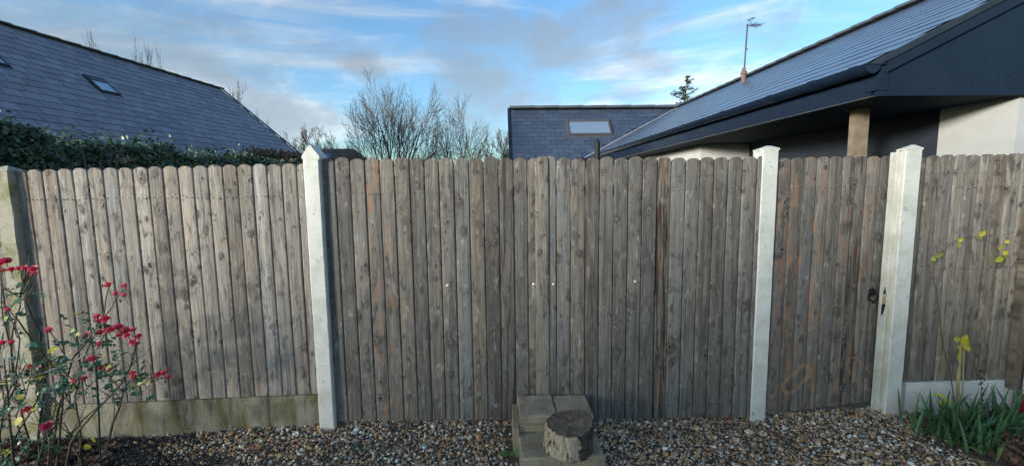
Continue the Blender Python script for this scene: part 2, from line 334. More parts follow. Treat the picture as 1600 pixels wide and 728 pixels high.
MT['dash'] = concrete_material('white_pebbledash', (0.66, 0.66, 0.64), (0.5, 0.5, 0.48), 0.5, 0.9, 0.01)
MT['moss_roof'] = plain('mossy_shed_roof', (0.075, 0.068, 0.040), 0.9, (0.11, 0.085, 0.06), 2.0)
MT['pebble'] = pebble_material('river_pebbles', [(0.0, (0.638, 0.415, 0.230)), (0.12, (0.466, 0.272, 0.136)), (0.25, (0.317, 0.222, 0.150)), (0.32, (0.806, 0.663, 0.498)), (0.42, (0.181, 0.148, 0.125)), (0.49, (0.688, 0.452, 0.309)), (0.58, (0.564, 0.347, 0.162)), (0.68, (0.466, 0.359, 0.266)), (0.76, (0.126, 0.103, 0.095)), (0.81, (0.806, 0.796, 0.757)), (0.865, (0.355, 0.353, 0.339)), (0.92, (0.540, 0.265, 0.175)), (0.95, (0.806, 0.763, 0.610))])
MT['chip'] = pebble_material('dark_slate_chips', [(0.0, (0.045, 0.045, 0.05)), (0.30, (0.075, 0.075, 0.08)), (0.5, (0.03, 0.03, 0.033)), (0.65, (0.11, 0.105, 0.10)), (0.76, (0.055, 0.05, 0.055)), (0.88, (0.17, 0.12, 0.095)), (0.93, (0.32, 0.29, 0.26)), (0.965, (0.24, 0.13, 0.09))])
def log_materials():
    m = Mat('peeling_bark', 0.85, spec=0.3); p = m.coord(); x, y, z = m.sep(p)
    a = m.N('ShaderNodeMath', operation='ARCTAN2'); m.put(a.inputs[0], x); m.put(a.inputs[1], y)
    n = m.noise(m.comb(m.math('MULTIPLY', a.outputs[0], 4.5), m.math('MULTIPLY', z, 9.0)), 1.0, 7, 0.72, 0.35)
    f = m.noise(m.comb(m.math('MULTIPLY', a.outputs[0], 22.0), m.math('MULTIPLY', z, 16.0)), 1.0, 5, 0.7)
    col = m.mix(m.ss(f, 0.35, 0.65), (0.74, 0.62, 0.46), (0.46, 0.34, 0.23))
    col = m.mix(m.ss(m.math('ADD', n, m.math('MULTIPLY', f, 0.25)), 0.665, 0.71), col, (0.045, 0.030, 0.025))
    patch = m.noise(p, 16.0, 5, 0.7)
    col = m.mix(m.ss(m.math('MULTIPLY_ADD', patch, 0.14, x), 0.105, 0.125, 0.0, 0.92), col, m.mix(m.ss(f, 0.5, 0.62), (0.035, 0.028, 0.026), (0.20, 0.15, 0.11)))
    m.color(col); m.bump(m.math('ADD', m.ss(n, 0.4, 0.6), f), 0.8, 0.008); MT['log_side'] = m.m
    m = Mat('log_end_grain', 0.75, spec=0.3); p = m.coord(); x, y, z = m.sep(p)
    rr = m.math('SQRT', m.math('ADD', m.math('MULTIPLY', x, x), m.math('MULTIPLY', y, y)))
    w = m.math('SINE', m.math('MULTIPLY_ADD', m.noise(p, 9.0, 4), 9.0, m.math('MULTIPLY', rr, 420.0)))
    n = m.noise(p, 22.0, 6, 0.7)
    col = m.mix(m.ss(n, 0.35, 0.7), (0.085, 0.062, 0.045), (0.22, 0.165, 0.115))
    col = m.mix(m.ss(w, 0.0, 1.0, 0.0, 0.22), col, (0.05, 0.04, 0.032)); m.color(col); m.bump(n, 0.5, 0.006); MT['log_end'] = m.m
log_materials()

# ------------------------------------------------------------------ building helpers
class MB:
    """Collects shapes in world coordinates; build() links them as one mesh object."""
    def __init__(s): s.v = []; s.f = []; s.m = []
    def add(s, vs, fs, mi=0):
        o = len(s.v); s.v += [tuple(p) for p in vs]; s.f += [tuple(i + o for i in f) for f in fs]; s.m += [mi] * len(fs); return s
    def box(s, a, b, mi=0):
        x0, y0, z0 = a; x1, y1, z1 = b
        return s.hexa([(x0, y0, z0), (x1, y0, z0), (x1, y1, z0), (x0, y1, z0), (x0, y0, z1), (x1, y0, z1), (x1, y1, z1), (x0, y1, z1)], mi)
    def hexa(s, p, mi=0):
        return s.add(p, [(3, 2, 1, 0), (4, 5, 6, 7), (0, 1, 5, 4), (1, 2, 6, 5), (2, 3, 7, 6), (3, 0, 4, 7)], mi)
    def prism(s, poly, off, mi=0):
        n = len(poly); off = Vector(off); q = [Vector(p) for p in poly]
        return s.add(q + [p + off for p in q], [tuple(range(n - 1, -1, -1)), tuple(range(n, 2 * n))] + [(i, (i + 1) % n, n + (i + 1) % n, n + i) for i in range(n)], mi)
    def tube(s, pts, rad, n=6, cap=True, mi=0):
        pts = [Vector(p) for p in pts]; k = len(pts)
        rad = rad if hasattr(rad, '__len__') else [rad] * k
        vs = []; nrm = None
        for i in range(k):
            t = (pts[min(i + 1, k - 1)] - pts[max(i - 1, 0)])
            t = t.normalized() if t.length > 1e-9 else Vector((0, 0, 1))
            if nrm is None: nrm = t.orthogonal().normalized()
            else:
                nrm = nrm - t * nrm.dot(t); nrm = nrm.normalized() if nrm.length > 1e-6 else t.orthogonal().normalized()
            bi = t.cross(nrm)
            vs += [pts[i] + (nrm * math.cos(2 * math.pi * j / n) + bi * math.sin(2 * math.pi * j / n)) * rad[i] for j in range(n)]
        fs = [(i * n + j, i * n + (j + 1) % n, (i + 1) * n + (j + 1) % n, (i + 1) * n + j) for i in range(k - 1) for j in range(n)]
        if cap: fs += [tuple(range(n - 1, -1, -1)), tuple(range((k - 1) * n, k * n))]
        return s.add(vs, fs, mi)
    def lathe(s, c, prof, n=20, mi=0):
        c = Vector(c); vs = [c + Vector((r * math.cos(2 * math.pi * j / n), r * math.sin(2 * math.pi * j / n), z)) for r, z in prof for j in range(n)]
        fs = [(i * n + j, i * n + (j + 1) % n, (i + 1) * n + (j + 1) % n, (i + 1) * n + j) for i in range(len(prof) - 1) for j in range(n)]
        return s.add(vs, fs + [tuple(range(n - 1, -1, -1)), tuple(range((len(prof) - 1) * n, len(prof) * n))], mi)
    def blade(s, pts, widths, side, fold=0.0, mi=0):
        """a strip leaf along pts, with a folded midrib"""
        k = len(pts); vs = []
        for i in range(k):
            p = Vector(pts[i]); t = (Vector(pts[min(i + 1, k - 1)]) - Vector(pts[max(i - 1, 0)])).normalized()
            sd = Vector(side) - t * Vector(side).dot(t); sd.normalize(); nn = t.cross(sd)
            vs += [p - sd * widths[i], p + nn * fold * widths[i], p + sd * widths[i]]
        fs = []
        for i in range(k - 1):
            a = i * 3; fs += [(a, a + 1, a + 4, a + 3), (a + 1, a + 2, a + 5, a + 4)]
        return s.add(vs, fs, mi)
    def build(s, name, mat, parent=None, origin=None, smooth=False, kind=None):
        if origin is None:
            a = np.array(s.v); lo, hi = a.min(0), a.max(0); origin = Vector(((lo[0] + hi[0]) / 2, (lo[1] + hi[1]) / 2, lo[2]))
        origin = Vector(origin)
        me = bpy.data.meshes.new(name)
        me.from_pydata([tuple(Vector(p) - origin) for p in s.v], [], s.f)
        for mm in (mat if isinstance(mat, (list, tuple)) else [mat]): me.materials.append(mm)
        if any(s.m): me.polygons.foreach_set('material_index', s.m)
        if smooth: me.polygons.foreach_set('use_smooth', [True] * len(s.f))
        me.update()
        return link(name, me, parent, origin, kind)

def link(name, me, parent=None, origin=(0, 0, 0), kind=None, mw=None):
    o = bpy.data.objects.new(name, me); C.objects.link(o)
    loc = Vector(origin)
    p = parent
    while p is not None: loc = loc - p.location; p = p.parent        # parents are never turned
    if mw is not None:
        m = mw.copy(); m.translation = Vector(mw.translation) + (loc - Vector(origin)); o.parent = parent; o.matrix_local = m
    else:
        o.parent = parent; o.location = loc
    if kind: o['kind'] = kind
    return o

def thing(name, label, cat, loc, group=None):
    o = bpy.data.objects.new(name, None); C.objects.link(o); o.location = loc; o.empty_display_size = 0.1
    o['label'] = label; o['category'] = cat
    if group: o['group'] = group
    return o
def tag(o, label, cat, group=None):
    o['label'] = label; o['category'] = cat
    if group: o['group'] = group
    return o
def lerp(a, b, t): return a + (b - a) * t
def vnoise(): return Vector((rng.uniform(-1, 1), rng.uniform(-1, 1), rng.uniform(-1, 1)))

# ------------------------------------------------------------------ ground
GX = [-4.5, -2.8, -1.25, 0.0, 1.85, 2.85, 4.5]; GZ = [-0.10, -0.088, -0.052, -0.068, -0.104, -0.080, -0.06]
def gz(x, y=0.0): return float(np.interp(x, GX, GZ)) - 0.02 * max(0.0, -y - 0.3) + 0.008 * math.sin(x * 3.1 + y * 2.0)

MB().add([(-2500, -2500, -0.30), (2500, -2500, -0.30), (2500, 2500, -0.30), (-2500, 2500, -0.30)], [(0, 1, 2, 3)]).build('ground', MT['lawn'], kind='structure')
bed = MB(); nx, ny = 60, 24
bv = [(-6 + 12 * i / nx, -5 + 5.6 * j / ny, 0) for j in range(ny + 1) for i in range(nx + 1)]
bed.add([(x, y, gz(x, y) - 0.018) for x, y, _ in bv], [(j * (nx + 1) + i, j * (nx + 1) + i + 1, (j + 1) * (nx + 1) + i + 1, (j + 1) * (nx + 1) + i) for j in range(ny) for i in range(nx)])
bed.build('garden_soil', MT['grit'], kind='structure', smooth=True)

def ico():
    import bmesh
    bm = bmesh.new(); bmesh.ops.create_icosphere(bm, subdivisions=1, radius=1.0); bm.verts.ensure_lookup_table()
    v = np.array([x.co[:] for x in bm.verts]); f = np.array([[q.index for q in p.verts] for p in bm.faces]); bm.free(); return v, f
IV, IF = ico()
def rocks(name, pts, size, flat, mat):
    n = len(pts); size = np.asarray(size)
    sc = np.stack([size * nrg.uniform(0.75, 1.3, n), size * nrg.uniform(0.65, 1.0, n), size * nrg.uniform(flat[0], flat[1], n)], 1)
    ang = nrg.uniform(0, 2 * np.pi, n); tl = nrg.normal(0, 0.35, n); t2 = nrg.normal(0, 0.35, n)
    v = IV[None] * (1 + nrg.normal(0, 0.09, (n, len(IV), 1)))
    v = v * sc[:, None, :]
    def rot(v, a, i, j):
        c, s_ = np.cos(a)[:, None], np.sin(a)[:, None]; w = v.copy()
        w[..., i] = c * v[..., i] - s_ * v[..., j]; w[..., j] = s_ * v[..., i] + c * v[..., j]; return w
    v = rot(rot(rot(v, tl, 1, 2), t2, 0, 2), ang, 0, 1) + np.asarray(pts)[:, None, :]
    f = (IF[None] + (np.arange(n) * len(IV))[:, None, None]).reshape(-1, 3)
    me = bpy.data.meshes.new(name); me.vertices.add(n * len(IV)); me.vertices.foreach_set('co', v.astype(np.float32).ravel())
    me.loops.add(f.size); me.loops.foreach_set('vertex_index', f.astype(np.int32).ravel())
    me.polygons.add(len(f)); me.polygons.foreach_set('loop_start', np.arange(0, f.size, 3, dtype=np.int32))
    me.polygons.foreach_set('use_smooth', np.ones(len(f), bool)); me.materials.append(mat); me.update(); me.validate()
    return link(name, me, kind='stuff')
def gravel():
    pp, cc = [], []
    for _ in range(33000):
        x = rng.uniform(-3.9, 4.0); y = -0.86 + 0.94 * rng.random() ** 0.85
        if 0.02 < x < 0.56 and -0.62 < y < -0.02 and rng.random() < 0.9: continue
        r = 0.0080 * math.exp(rng.gauss(0, 0.36)); z = gz(x, y) - 0.008 + rng.random() ** 1.5 * 0.022
        # the rose bed on the left holds dark chips, the iris bed on the right bare soil
        e = -1.75 + 0.35 * math.sin(y * 9) - 0.9 * (y + 0.25)
        left = 1 / (1 + math.exp((x - e) / 0.16))
        er = 2.95 + 0.55 * (-y - 0.1) * -0.6 + 0.05 * math.sin(y * 20)
        if x > er + rng.gauss(0, 0.05) and rng.random() < 0.93: continue
        (cc if rng.random() < left else pp).append((x, y, z, r))
    for name, l, mat, fl in (('gravel', pp, MT['pebble'], (0.45, 0.8)), ('slate_chippings', cc, MT['chip'], (0.25, 0.55))):
        a = np.array(l); rocks(name, a[:, :3], a[:, 3], fl, mat)
gravel()

# ------------------------------------------------------------------ fence
def board(parent, x0, x1, zb, zt, y=0.0, y1=None, color=(1, 1, 1), stain=0.0, rot=0.0, arch=0.034, name='board', th=0.02):
    """one round-topped pale; x0..x1 on the fence line, zb..zt its height"""
    w = (x1 - x0); xm = (x0 + x1) / 2; n = 12
    if y1 is None: y1 = y
    h = w / 2 - 0.0019
    xs = [-h + 2 * h * i / n for i in range(n + 1)]
    xs[1] = -h + 0.0022; xs[-2] = h - 0.0022; xs[2] = -h + 0.0060; xs[-3] = h - 0.0060
    lean = rng.gauss(0, 0.0009); cup = rng.uniform(0.0004, 0.0024); bow = rng.gauss(0, 0.0022); tw = rng.gauss(0, 0.0015)
    hs = [zb, lerp(zb, zt, 0.3), lerp(zb, zt, 0.65), lerp(zb, zt, 0.9), zt]
    b = MB(); vs = []; rows = len(hs)
    for r in range(rows):
        k = r / (rows - 1)
        for i, xx in enumerate(xs):
            q = xx / h; ztop = zt - arch * (1 - math.sqrt(max(0, 1 - min(1, abs(q)) ** 2.3)))
            zz = lerp(zb, ztop, k if r < 4 else 1.0) if r in (0, 4) else lerp(zb, ztop, (hs[r] - zb) / (zt - zb))
            yy = -cup * (1 - q * q) + {0: 0.0085, 1: 0.0036, 2: 0.0011}.get(min(i, n - i), 0.0) + bow * math.sin(math.pi * k) + tw * q * (k - 0.5)
            yy += lerp(y, y1, (i / n))
            vs.append((xm + xx + lean * k, yy, zz))
    m = n + 1
    fs = [(r * m + i, r * m + i + 1, (r + 1) * m + i + 1, (r + 1) * m + i) for r in range(rows - 1) for i in range(n)]
    o = len(vs); vs += [(v[0], lerp(y, y1, i % m / n) + th, v[2]) for i, v in enumerate(vs)]
    fs += [(o + r * m + i + 1, o + r * m + i, o + (r + 1) * m + i, o + (r + 1) * m + i + 1) for r in range(rows - 1) for i in range(n)]
    rim = [i for i in range(m)] + [r * m + n for r in range(1, rows)] + [(rows - 1) * m + i for i in range(n - 1, -1, -1)] + [r * m for r in range(rows - 2, 0, -1)]
    fs += [(rim[(j + 1) % len(rim)], rim[j], o + rim[j], o + rim[(j + 1) % len(rim)]) for j in range(len(rim))]
    b.add(vs, fs)
    ob = b.build(name, MT['wood'], parent, origin=(xm, (y + y1) / 2, zt))
    me = ob.data
    sm = [False] * len(fs)
    me.polygons.foreach_set('use_smooth', sm)
    ob.color = (*color, 1); ob['stain'] = float(stain); ob['rot'] = float(rot)
    return ob
def tint(v=1.0, warm=0.0):
    g = v * 0.90 * math.exp(rng.gauss(0, 0.15)); w = warm - 0.012 + rng.gauss(0, 0.028)
    return (g * (1 + w), g, g * (1 - w * 1.1))
def rails(parent, x0, x1, zs, y, y1=None):
    y1 = y if y1 is None else y1
    for z in zs:
        b = MB().hexa([(x0, y + 0.024, z - 0.04), (x1, y1 + 0.024, z - 0.04), (x1, y1 + 0.062, z - 0.04), (x0, y + 0.062, z - 0.04), (x0, y + 0.024, z + 0.04), (x1, y1 + 0.024, z + 0.04), (x1, y1 + 0.062, z + 0.04), (x0, y + 0.062, z + 0.04)])
        r = b.build('rail', MT['wood'], parent); r.color = (0.8, 0.75, 0.7, 1); r['stain'] = 0.0; r['rot'] = 0.0
def nails(parent, boards, zs, yf):
    b = MB()
    for x0, x1 in boards:
        for z in zs:
            for k in (0.25, 0.75) if rng.random() < 0.6 else (0.2, 0.5, 0.8):
                x = lerp(x0, x1, k) + rng.gauss(0, 0.003); zz = z + rng.gauss(0, 0.004); y = yf(x)
                b.tube([(x, y + 0.002, zz), (x, y - 0.0045, zz)], 0.0032, 6)
    b.build('nail_heads', MT['nail'], parent, kind='stuff')

def xs_from(us, v, Y=0.0): return [at_y(u, v, Y).x for u in us]

def fence_left():
    t = thing('fence_panel', 'sunlit weathered timber fence panel between the mossy post and the pointed white post', 'fence panel', (-2.2, 0, 0.17), 'round topped timber fence panels')
    xs = [-3.043 + (-1.329 + 3.043) / 18 * i for i in range(-1, 20)]
    bs = list(zip(xs[:-1], xs[1:])); zb = lambda x: lerp(0.162, 0.187, (x + 2.862) / 1.554)
    for a, b in bs: board(t, a, b, zb((a + b) / 2), lerp(1.742, 1.766, (a + 3.05) / 1.72) + rng.gauss(0, 0.003), color=tint(1.06, 0.022))
    rails(t, -3.1, -1.25, (0.40, 0.98, 1.55), 0); nails(t, bs, (1.55,), lambda x: -0.001)
    g = thing('gravel_board', 'long concrete gravel board with green algae stains under the sunlit panel', 'gravel board', (-2.2, 0.0, -0.1))
    m = MB()
    for i in range(24):
        pass
    pr = []
    m.prism([(-3.12, -0.008, -0.30), (-1.265, -0.008, -0.30), (-1.265, -0.008, 0.184), (-1.8, -0.008, 0.176), (-2.4, -0.008, 0.166), (-3.12, -0.008, 0.156)], (0, 0.045, 0))
    m.build('concrete_slab', MT['gravel_board'], g)
fence_left()

def fence_far_left():
    t = thing('fence_panel', 'timber fence panel left of the mossy post, seen only as a sliver behind the rose', 'fence panel', (-4.0, 0, 0.16), 'round topped timber fence panels')
    xs = [-3.19 - 0.096 * i for i in range(14)][::-1]
    for a, b in zip(xs[:-1], xs[1:]): board(t, a, b, 0.15, 1.735 + rng.gauss(0, 0.003), y=0.0, color=tint(0.95, 0.02))
    rails(t, -4.4, -3.2, (0.40, 0.98, 1.55), 0)
    g = thing('gravel_board', 'short concrete gravel board left of the mossy post behind the rose stems', 'gravel board', (-3.8, 0.0, -0.1))
    MB().box((-4.45, -0.008, -0.3), (-3.2, 0.037, 0.147)).build('concrete_slab', MT['gravel_board'], g)
fence_far_left()

def fence_gates():
    us = [499.5, 524, 547.7, 571, 594, 617, 640.6, 663.6, 686.4, 709.5, 733, 756, 779.6, 802.4, 824.4]
    xs = xs_from(us, 290); L = thing('gate_leaf', 'left leaf of the wide timber double gate, ending in the raised cover board', 'gate', (-0.5, 0, -0.03), 'leaves of the wide double gate')
    bs = list(zip(xs[:-1], xs[1:])); xe = at_y(848, 290, 0).x
    zt = lambda x: lerp(1.795, 1.776, (x + 1.1) / 2.8)
    zb = lambda x: lerp(-0.018, -0.074, (x + 1.15) / 2.9)
    for i, (a, b) in enumerate(bs + [(xs[-1], xe - 0.002)]):
        st = {3: 0.5, 4: 0.25}.get(i, 0.0); rt = {12: 0.8, 1: 0.25, 6: 0.2}.get(i, 0.0)
        board(L, a, b, zb(a), zt(a) + rng.gauss(0, 0.004), y=rng.gauss(0, 0.0015), color=tint(0.73, 0.004), stain=st, rot=rt)
    a, b = at_y(836, 290, -0.02).x, at_y(858.3, 290, -0.02).x
    c = board(L, a, b, zb(0.3) - 0.005, 1.792, y=-0.0125, color=(0.86, 0.83, 0.78), name='cover_board', th=0.010); c['label'] = 'paler cover board over the meeting edges'
    rails(L, xs[0] + 0.02, xe - 0.01, (0.25, 0.95, 1.56), 0); nails(L, bs, (1.56,), lambda x: -0.001)
    us2 = [869.7, 892, 915, 937.2, 959.5, 981.8, 1004.4, 1027.2, 1049, 1071.7, 1094, 1116, 1137.8, 1159.9, 1182.6, 1197]
    xs2 = [xe + 0.002] + xs_from(us2, 290); R = thing('gate_leaf', 'right leaf of the wide timber double gate beside the chipped white post', 'gate', (1.1, 0, -0.06), 'leaves of the wide double gate')
    bs2 = list(zip(xs2[:-1], xs2[1:]))
    for i, (a, b) in enumerate(bs2):
        st = {8: 0.35, 1: 0.1}.get(i, 0.0); rt = {8: 1.0, 3: 0.5, 7: 0.2}.get(i, 0.0)
        board(R, a, b, zb(a), zt(a) + rng.gauss(0, 0.004), y=rng.gauss(0, 0.0015), color=tint(0.73, 0.004), stain=st, rot=rt)
    rails(R, xe + 0.01, xs2[-1] - 0.02, (0.25, 0.95, 1.56), 0); nails(R, bs2[1:], (1.56,), lambda x: -0.001)
    for u, v, p in ((700, 446, L), (834.5, 444, L), (865.5, 444, R), (993, 440, R)):
        q = at_y(u, v, 0); MB().tube([q + Vector((0, 0.004, 0)), q + Vector((0, -0.004, 0)), q + Vector((0, -0.007, 0))], [0.011, 0.011, 0.006], 12).build('bolt_head', MT['steel'], p)
fence_gates()

def garden_gate():
    t = thing('garden_gate', 'narrow timber garden gate with black ring handle and orange wear marks', 'gate', (2.3, 0.02, -0.05))
    x0, x1 = 1.905, 2.80; yf = lambda x: lerp(0.01, 0.085, (x - x0) / (x1 - x0))
    us = [1216, 1236, 1256, 1277, 1296, 1316.7, 1335.3, 1354.5, 1375, 1397.5]
    xs = [at_y(u, 270, yf(lerp(x0, x1, i / 9))).x for i, u in enumerate(us)]
    st = [0.45, 0.7, 0.5, 0.6, 0.1, 0.5, 0.5, 0.3, 0.05]; rt = [0, 0, 0, 0, 0, 0, 0.9, 0.2, 0.1]
    for i, (a, b) in enumerate(zip(xs[:-1], xs[1:])):
        k = (a - x0) / (x1 - x0)
        board(t, a, b, lerp(-0.062, -0.018, k), lerp(1.768, 1.785, k) + rng.gauss(0, 0.003), y=yf(a), y1=yf(b), color=tint(0.78, 0.012), stain=st[i], rot=rt[i])
    rails(t, xs[0] + 0.02, xs[-1] - 0.02, (0.25, 0.95, 1.56), 0.012, 0.087); nails(t, list(zip(xs[:-1], xs[1:])), (1.56,), lambda x: yf(x) - 0.001)
    c = at_y(1362, 456, 0.075)
    pl = MB().lathe((0, 0, 0), [(0.030, 0), (0.031, 0.003), (0.026, 0.006), (0.017, 0.008), (0.015, 0.020), (0.008, 0.024)], 8)
    pl.v = [(c.x + x, c.y - z, c.z + y) for x, y, z in pl.v]; pl.f = [f[::-1] for f in pl.f]
    h = pl.build('ring_handle', MT['black_iron'], t)
    rc = at_y(1364, 464, 0.05); R = 0.034
    MB().tube([rc + Vector((R * math.sin(a), -0.004 * math.cos(a), -R * math.cos(a))) for a in [2 * math.pi * i / 20 for i in range(21)]], 0.0058, 8, False).build('ring', MT['black_iron'], h, smooth=True)
garden_gate()

def fence_right():
    t = thing('fence_panel', 'timber fence panel right of the ridged white post behind the yellow leaved climber', 'fence panel', (3.3, 0.0, 0.15), 'round topped timber fence panels')
    us = [1424, 1447, 1469, 1490.5, 1510.4, 1531, 1553.3, 1574.6, 1596, 1618]
    xs = xs_from(us, 270, 0.01)
    bs = list(zip(xs[:-1], xs[1:]))
    for i in range(6): bs.append((bs[-1][1], bs[-1][1] + 0.095))
    for a, b in bs: board(t, a, b, 0.155, lerp(1.774, 1.786, (a - 2.9) / 0.7) + rng.gauss(0, 0.003), y=0.01 + rng.gauss(0, 0.001), color=tint(0.88, 0.03))
    rails(t, xs[0], bs[-1][1], (0.40, 0.98, 1.55), 0.01); nails(t, bs, (0.98, 1.55), lambda x: 0.009)
    g = thing('gravel_board', 'clean pale concrete gravel board behind the iris leaves', 'gravel board', (3.3, 0.0, -0.1))
    MB().box((2.93, 0.0, -0.3), (4.2, 0.045, 0.152)).build('concrete_slab', MT['gravel_board_white'], g)
    p = thing('timber_post', 'brown timber batten standing at the far right end of the fence', 'post', (3.72, -0.03, 0.1))
    a = at_y(1577, 606, -0.03).x; w = MB()
    w.box((a, -0.045, 0.10), (a + 0.068, -0.002, 2.0)); q = w.build('timber', MT['wood'], p, origin=(a + 0.04, -0.02, 2.0)); q.color = (0.72, 0.64, 0.57, 1); q['stain'] = 0.0; q['rot'] = 0.0
    wl = thing('side_wall', 'white pebbledashed side wall with red plinth at the right edge', 'wall', (4.0, -0.2, -0.1))
    xw = at_y(1598, 600, -0.06).x
    MB().box((xw, -3.6, 0.08), (xw + 0.3, -0.06, 1.2)).build('wall_face', MT['dash'], wl)
    MB().box((xw - 0.014, -3.6, -0.3), (xw + 0.3, -0.06, 0.077)).build('plinth', MT['red_plinth'], wl)
fence_right()

def post(name, label, x0, x1, yf, yb, zt, mat, cap, groove=True):
    t = thing(name, label, 'post', ((x0 + x1) / 2, (yf + yb) / 2, gz((x0 + x1) / 2) - 0.02), 'white concrete fence posts' if mat == MT['post'] else None)
    g = 0.022; w = x1 - x0; d = yb - yf; c = 0.006
    if groove: sec = [(c, 0), (w - c, 0), (w, c), (w, d * .38), (w - g, d * .43), (w - g, d * .75), (w, d * .80), (w, d), (0, d), (0, d * .80), (g, d * .75), (g, d * .43), (0, d * .38), (0, c)]
    else: sec = [(c, 0), (w - c, 0), (w, c), (w, d), (0, d), (0, c)]
    n = len(sec); zs = [-0.35, -0.1] + [0.05 * i for i in range(0, int(zt / 0.05))] + [zt]; vs = []
    for k, z in enumerate(zs):
        for x, y in sec: vs.append((x0 + x + rng.gauss(0, 0.0006), yf + y + rng.gauss(0, 0.0006), z + (rng.gauss(0, 0.003) if k > 1 else 0)))
    m = MB(); m.add(vs, [(k * n + i, k * n + (i + 1) % n, (k + 1) * n + (i + 1) % n, (k + 1) * n + i) for k in range(len(zs) - 1) for i in range(n)] + [tuple(range((len(zs) - 1) * n, len(zs) * n))])
    m.build('shaft', mat, t)
    xm = (x0 + x1) / 2
    if cap == 'point':       # roof shaped cap, ridge along the depth
        m = MB(); e = 0.004
        m.prism([(x0 - e, yf - e, zt - 0.012), (x1 + e, yf - e, zt - 0.012), (x1 + e, yf - e, zt + 0.006), (xm + 0.004, yf - e, zt + 0.075), (xm - 0.008, yf - e, zt + 0.075), (x0 - e, yf - e, zt + 0.006)], (0, d + 2 * e, 0))
    else:                    # low weathered top falling to the edges
        m = MB(); q = [(x0 - .002, yf - .002, zt - 0.004), (x1 + .002, yf - .002, zt - 0.004), (x1 + .002, yb + .002, zt - 0.004), (x0 - .002, yb + .002, zt - 0.004)]
        q2 = [(x0 - .002, yf - .002, zt + 0.004), (x1 + .002, yf - .002, zt + 0.007), (x1 + .002, yb + .002, zt + 0.004), (x0 - .002, yb + .002, zt + 0.002)]
        r = [(xm - 0.02 + cap[0], yf + d * .3, zt + cap[1]), (xm + 0.012 + cap[0], yf + d * .35, zt + cap[1] + .003), (xm, yf + d * .7, zt + cap[1] - .004)]
        m.add(q + q2 + r, [(3, 2, 1, 0), (0, 1, 5, 4), (1, 2, 6, 5), (2, 3, 7, 6), (3, 0, 4, 7), (4, 5, 9, 8), (5, 6, 9), (6, 10, 9), (6, 7, 10), (7, 8, 10), (7, 4, 8), (8, 9, 10)])
    m.v = [(x + rng.gauss(0, .0012), y + rng.gauss(0, .0012), z + rng.gauss(0, .002)) for x, y, z in m.v]; m.build('cap', mat, t)
    return t
post('concrete_post', 'old concrete post with yellow green moss at the left edge behind the roses', -3.215, at_y(12, 268, -0.042).x, -0.042, 0.075, 1.735, MT['post_old'], (0, 0.03))
post('concrete_post', 'white concrete post with a pointed roof shaped top', at_y(473.5, 260, -0.045).x, at_y(498.5, 260, -0.045).x, -0.045, 0.075, 1.80, MT['post'], 'point')
post('concrete_post', 'white concrete post with chipped edges between the double gate and garden gate', at_y(1191.5, 260, -0.012).x, at_y(1216.5, 260, -0.012).x, -0.012, 0.10, 1.825, MT['post'], (0.01, 0.024))
p3 = post('concrete_post', 'white concrete post with a deep groove on its left, right of the ring handle', at_y(1414.0, 260, -0.03).x, at_y(1440.0, 260, -0.03).x, -0.03, 0.040, 1.815, MT['post'], (0.01, 0.03))
def latch():
    a = at_y(1414.0, 260, -0.03).x
    # slim painted stop beside the groove, with the latch keeper cut into it
    MB().box((a - 0.027, 0.032, -0.12), (a - 0.0005, 0.055, 1.80)).build('gate_stop', MT['post'], p3)
    c = at_y(1386, 468, 0.055); c.x = a - 0.0150
    MB().box((c.x - 0.010, 0.025, c.z - 0.02), (c.x + 0.012, 0.0315, c.z + 0.045)).build('keeper_plate', MT['cane'], p3)
    m = MB(); y = 0.0295
    m.prism([(c.x - 0.012, y, c.z - 0.11), (c.x + 0.002, y, c.z - 0.09), (c.x + 0.016, y, c.z - 0.024), (c.x - 0.012, y, c.z - 0.024)], (0, 0.002, 0))
    m.prism([(c.x - 0.008, y, c.z + 0.049), (c.x + 0.012, y, c.z + 0.049), (c.x + 0.003, y, c.z + 0.10)], (0, 0.002, 0))
    m.build('latch_slot', MT['black_iron'], p3)
latch()

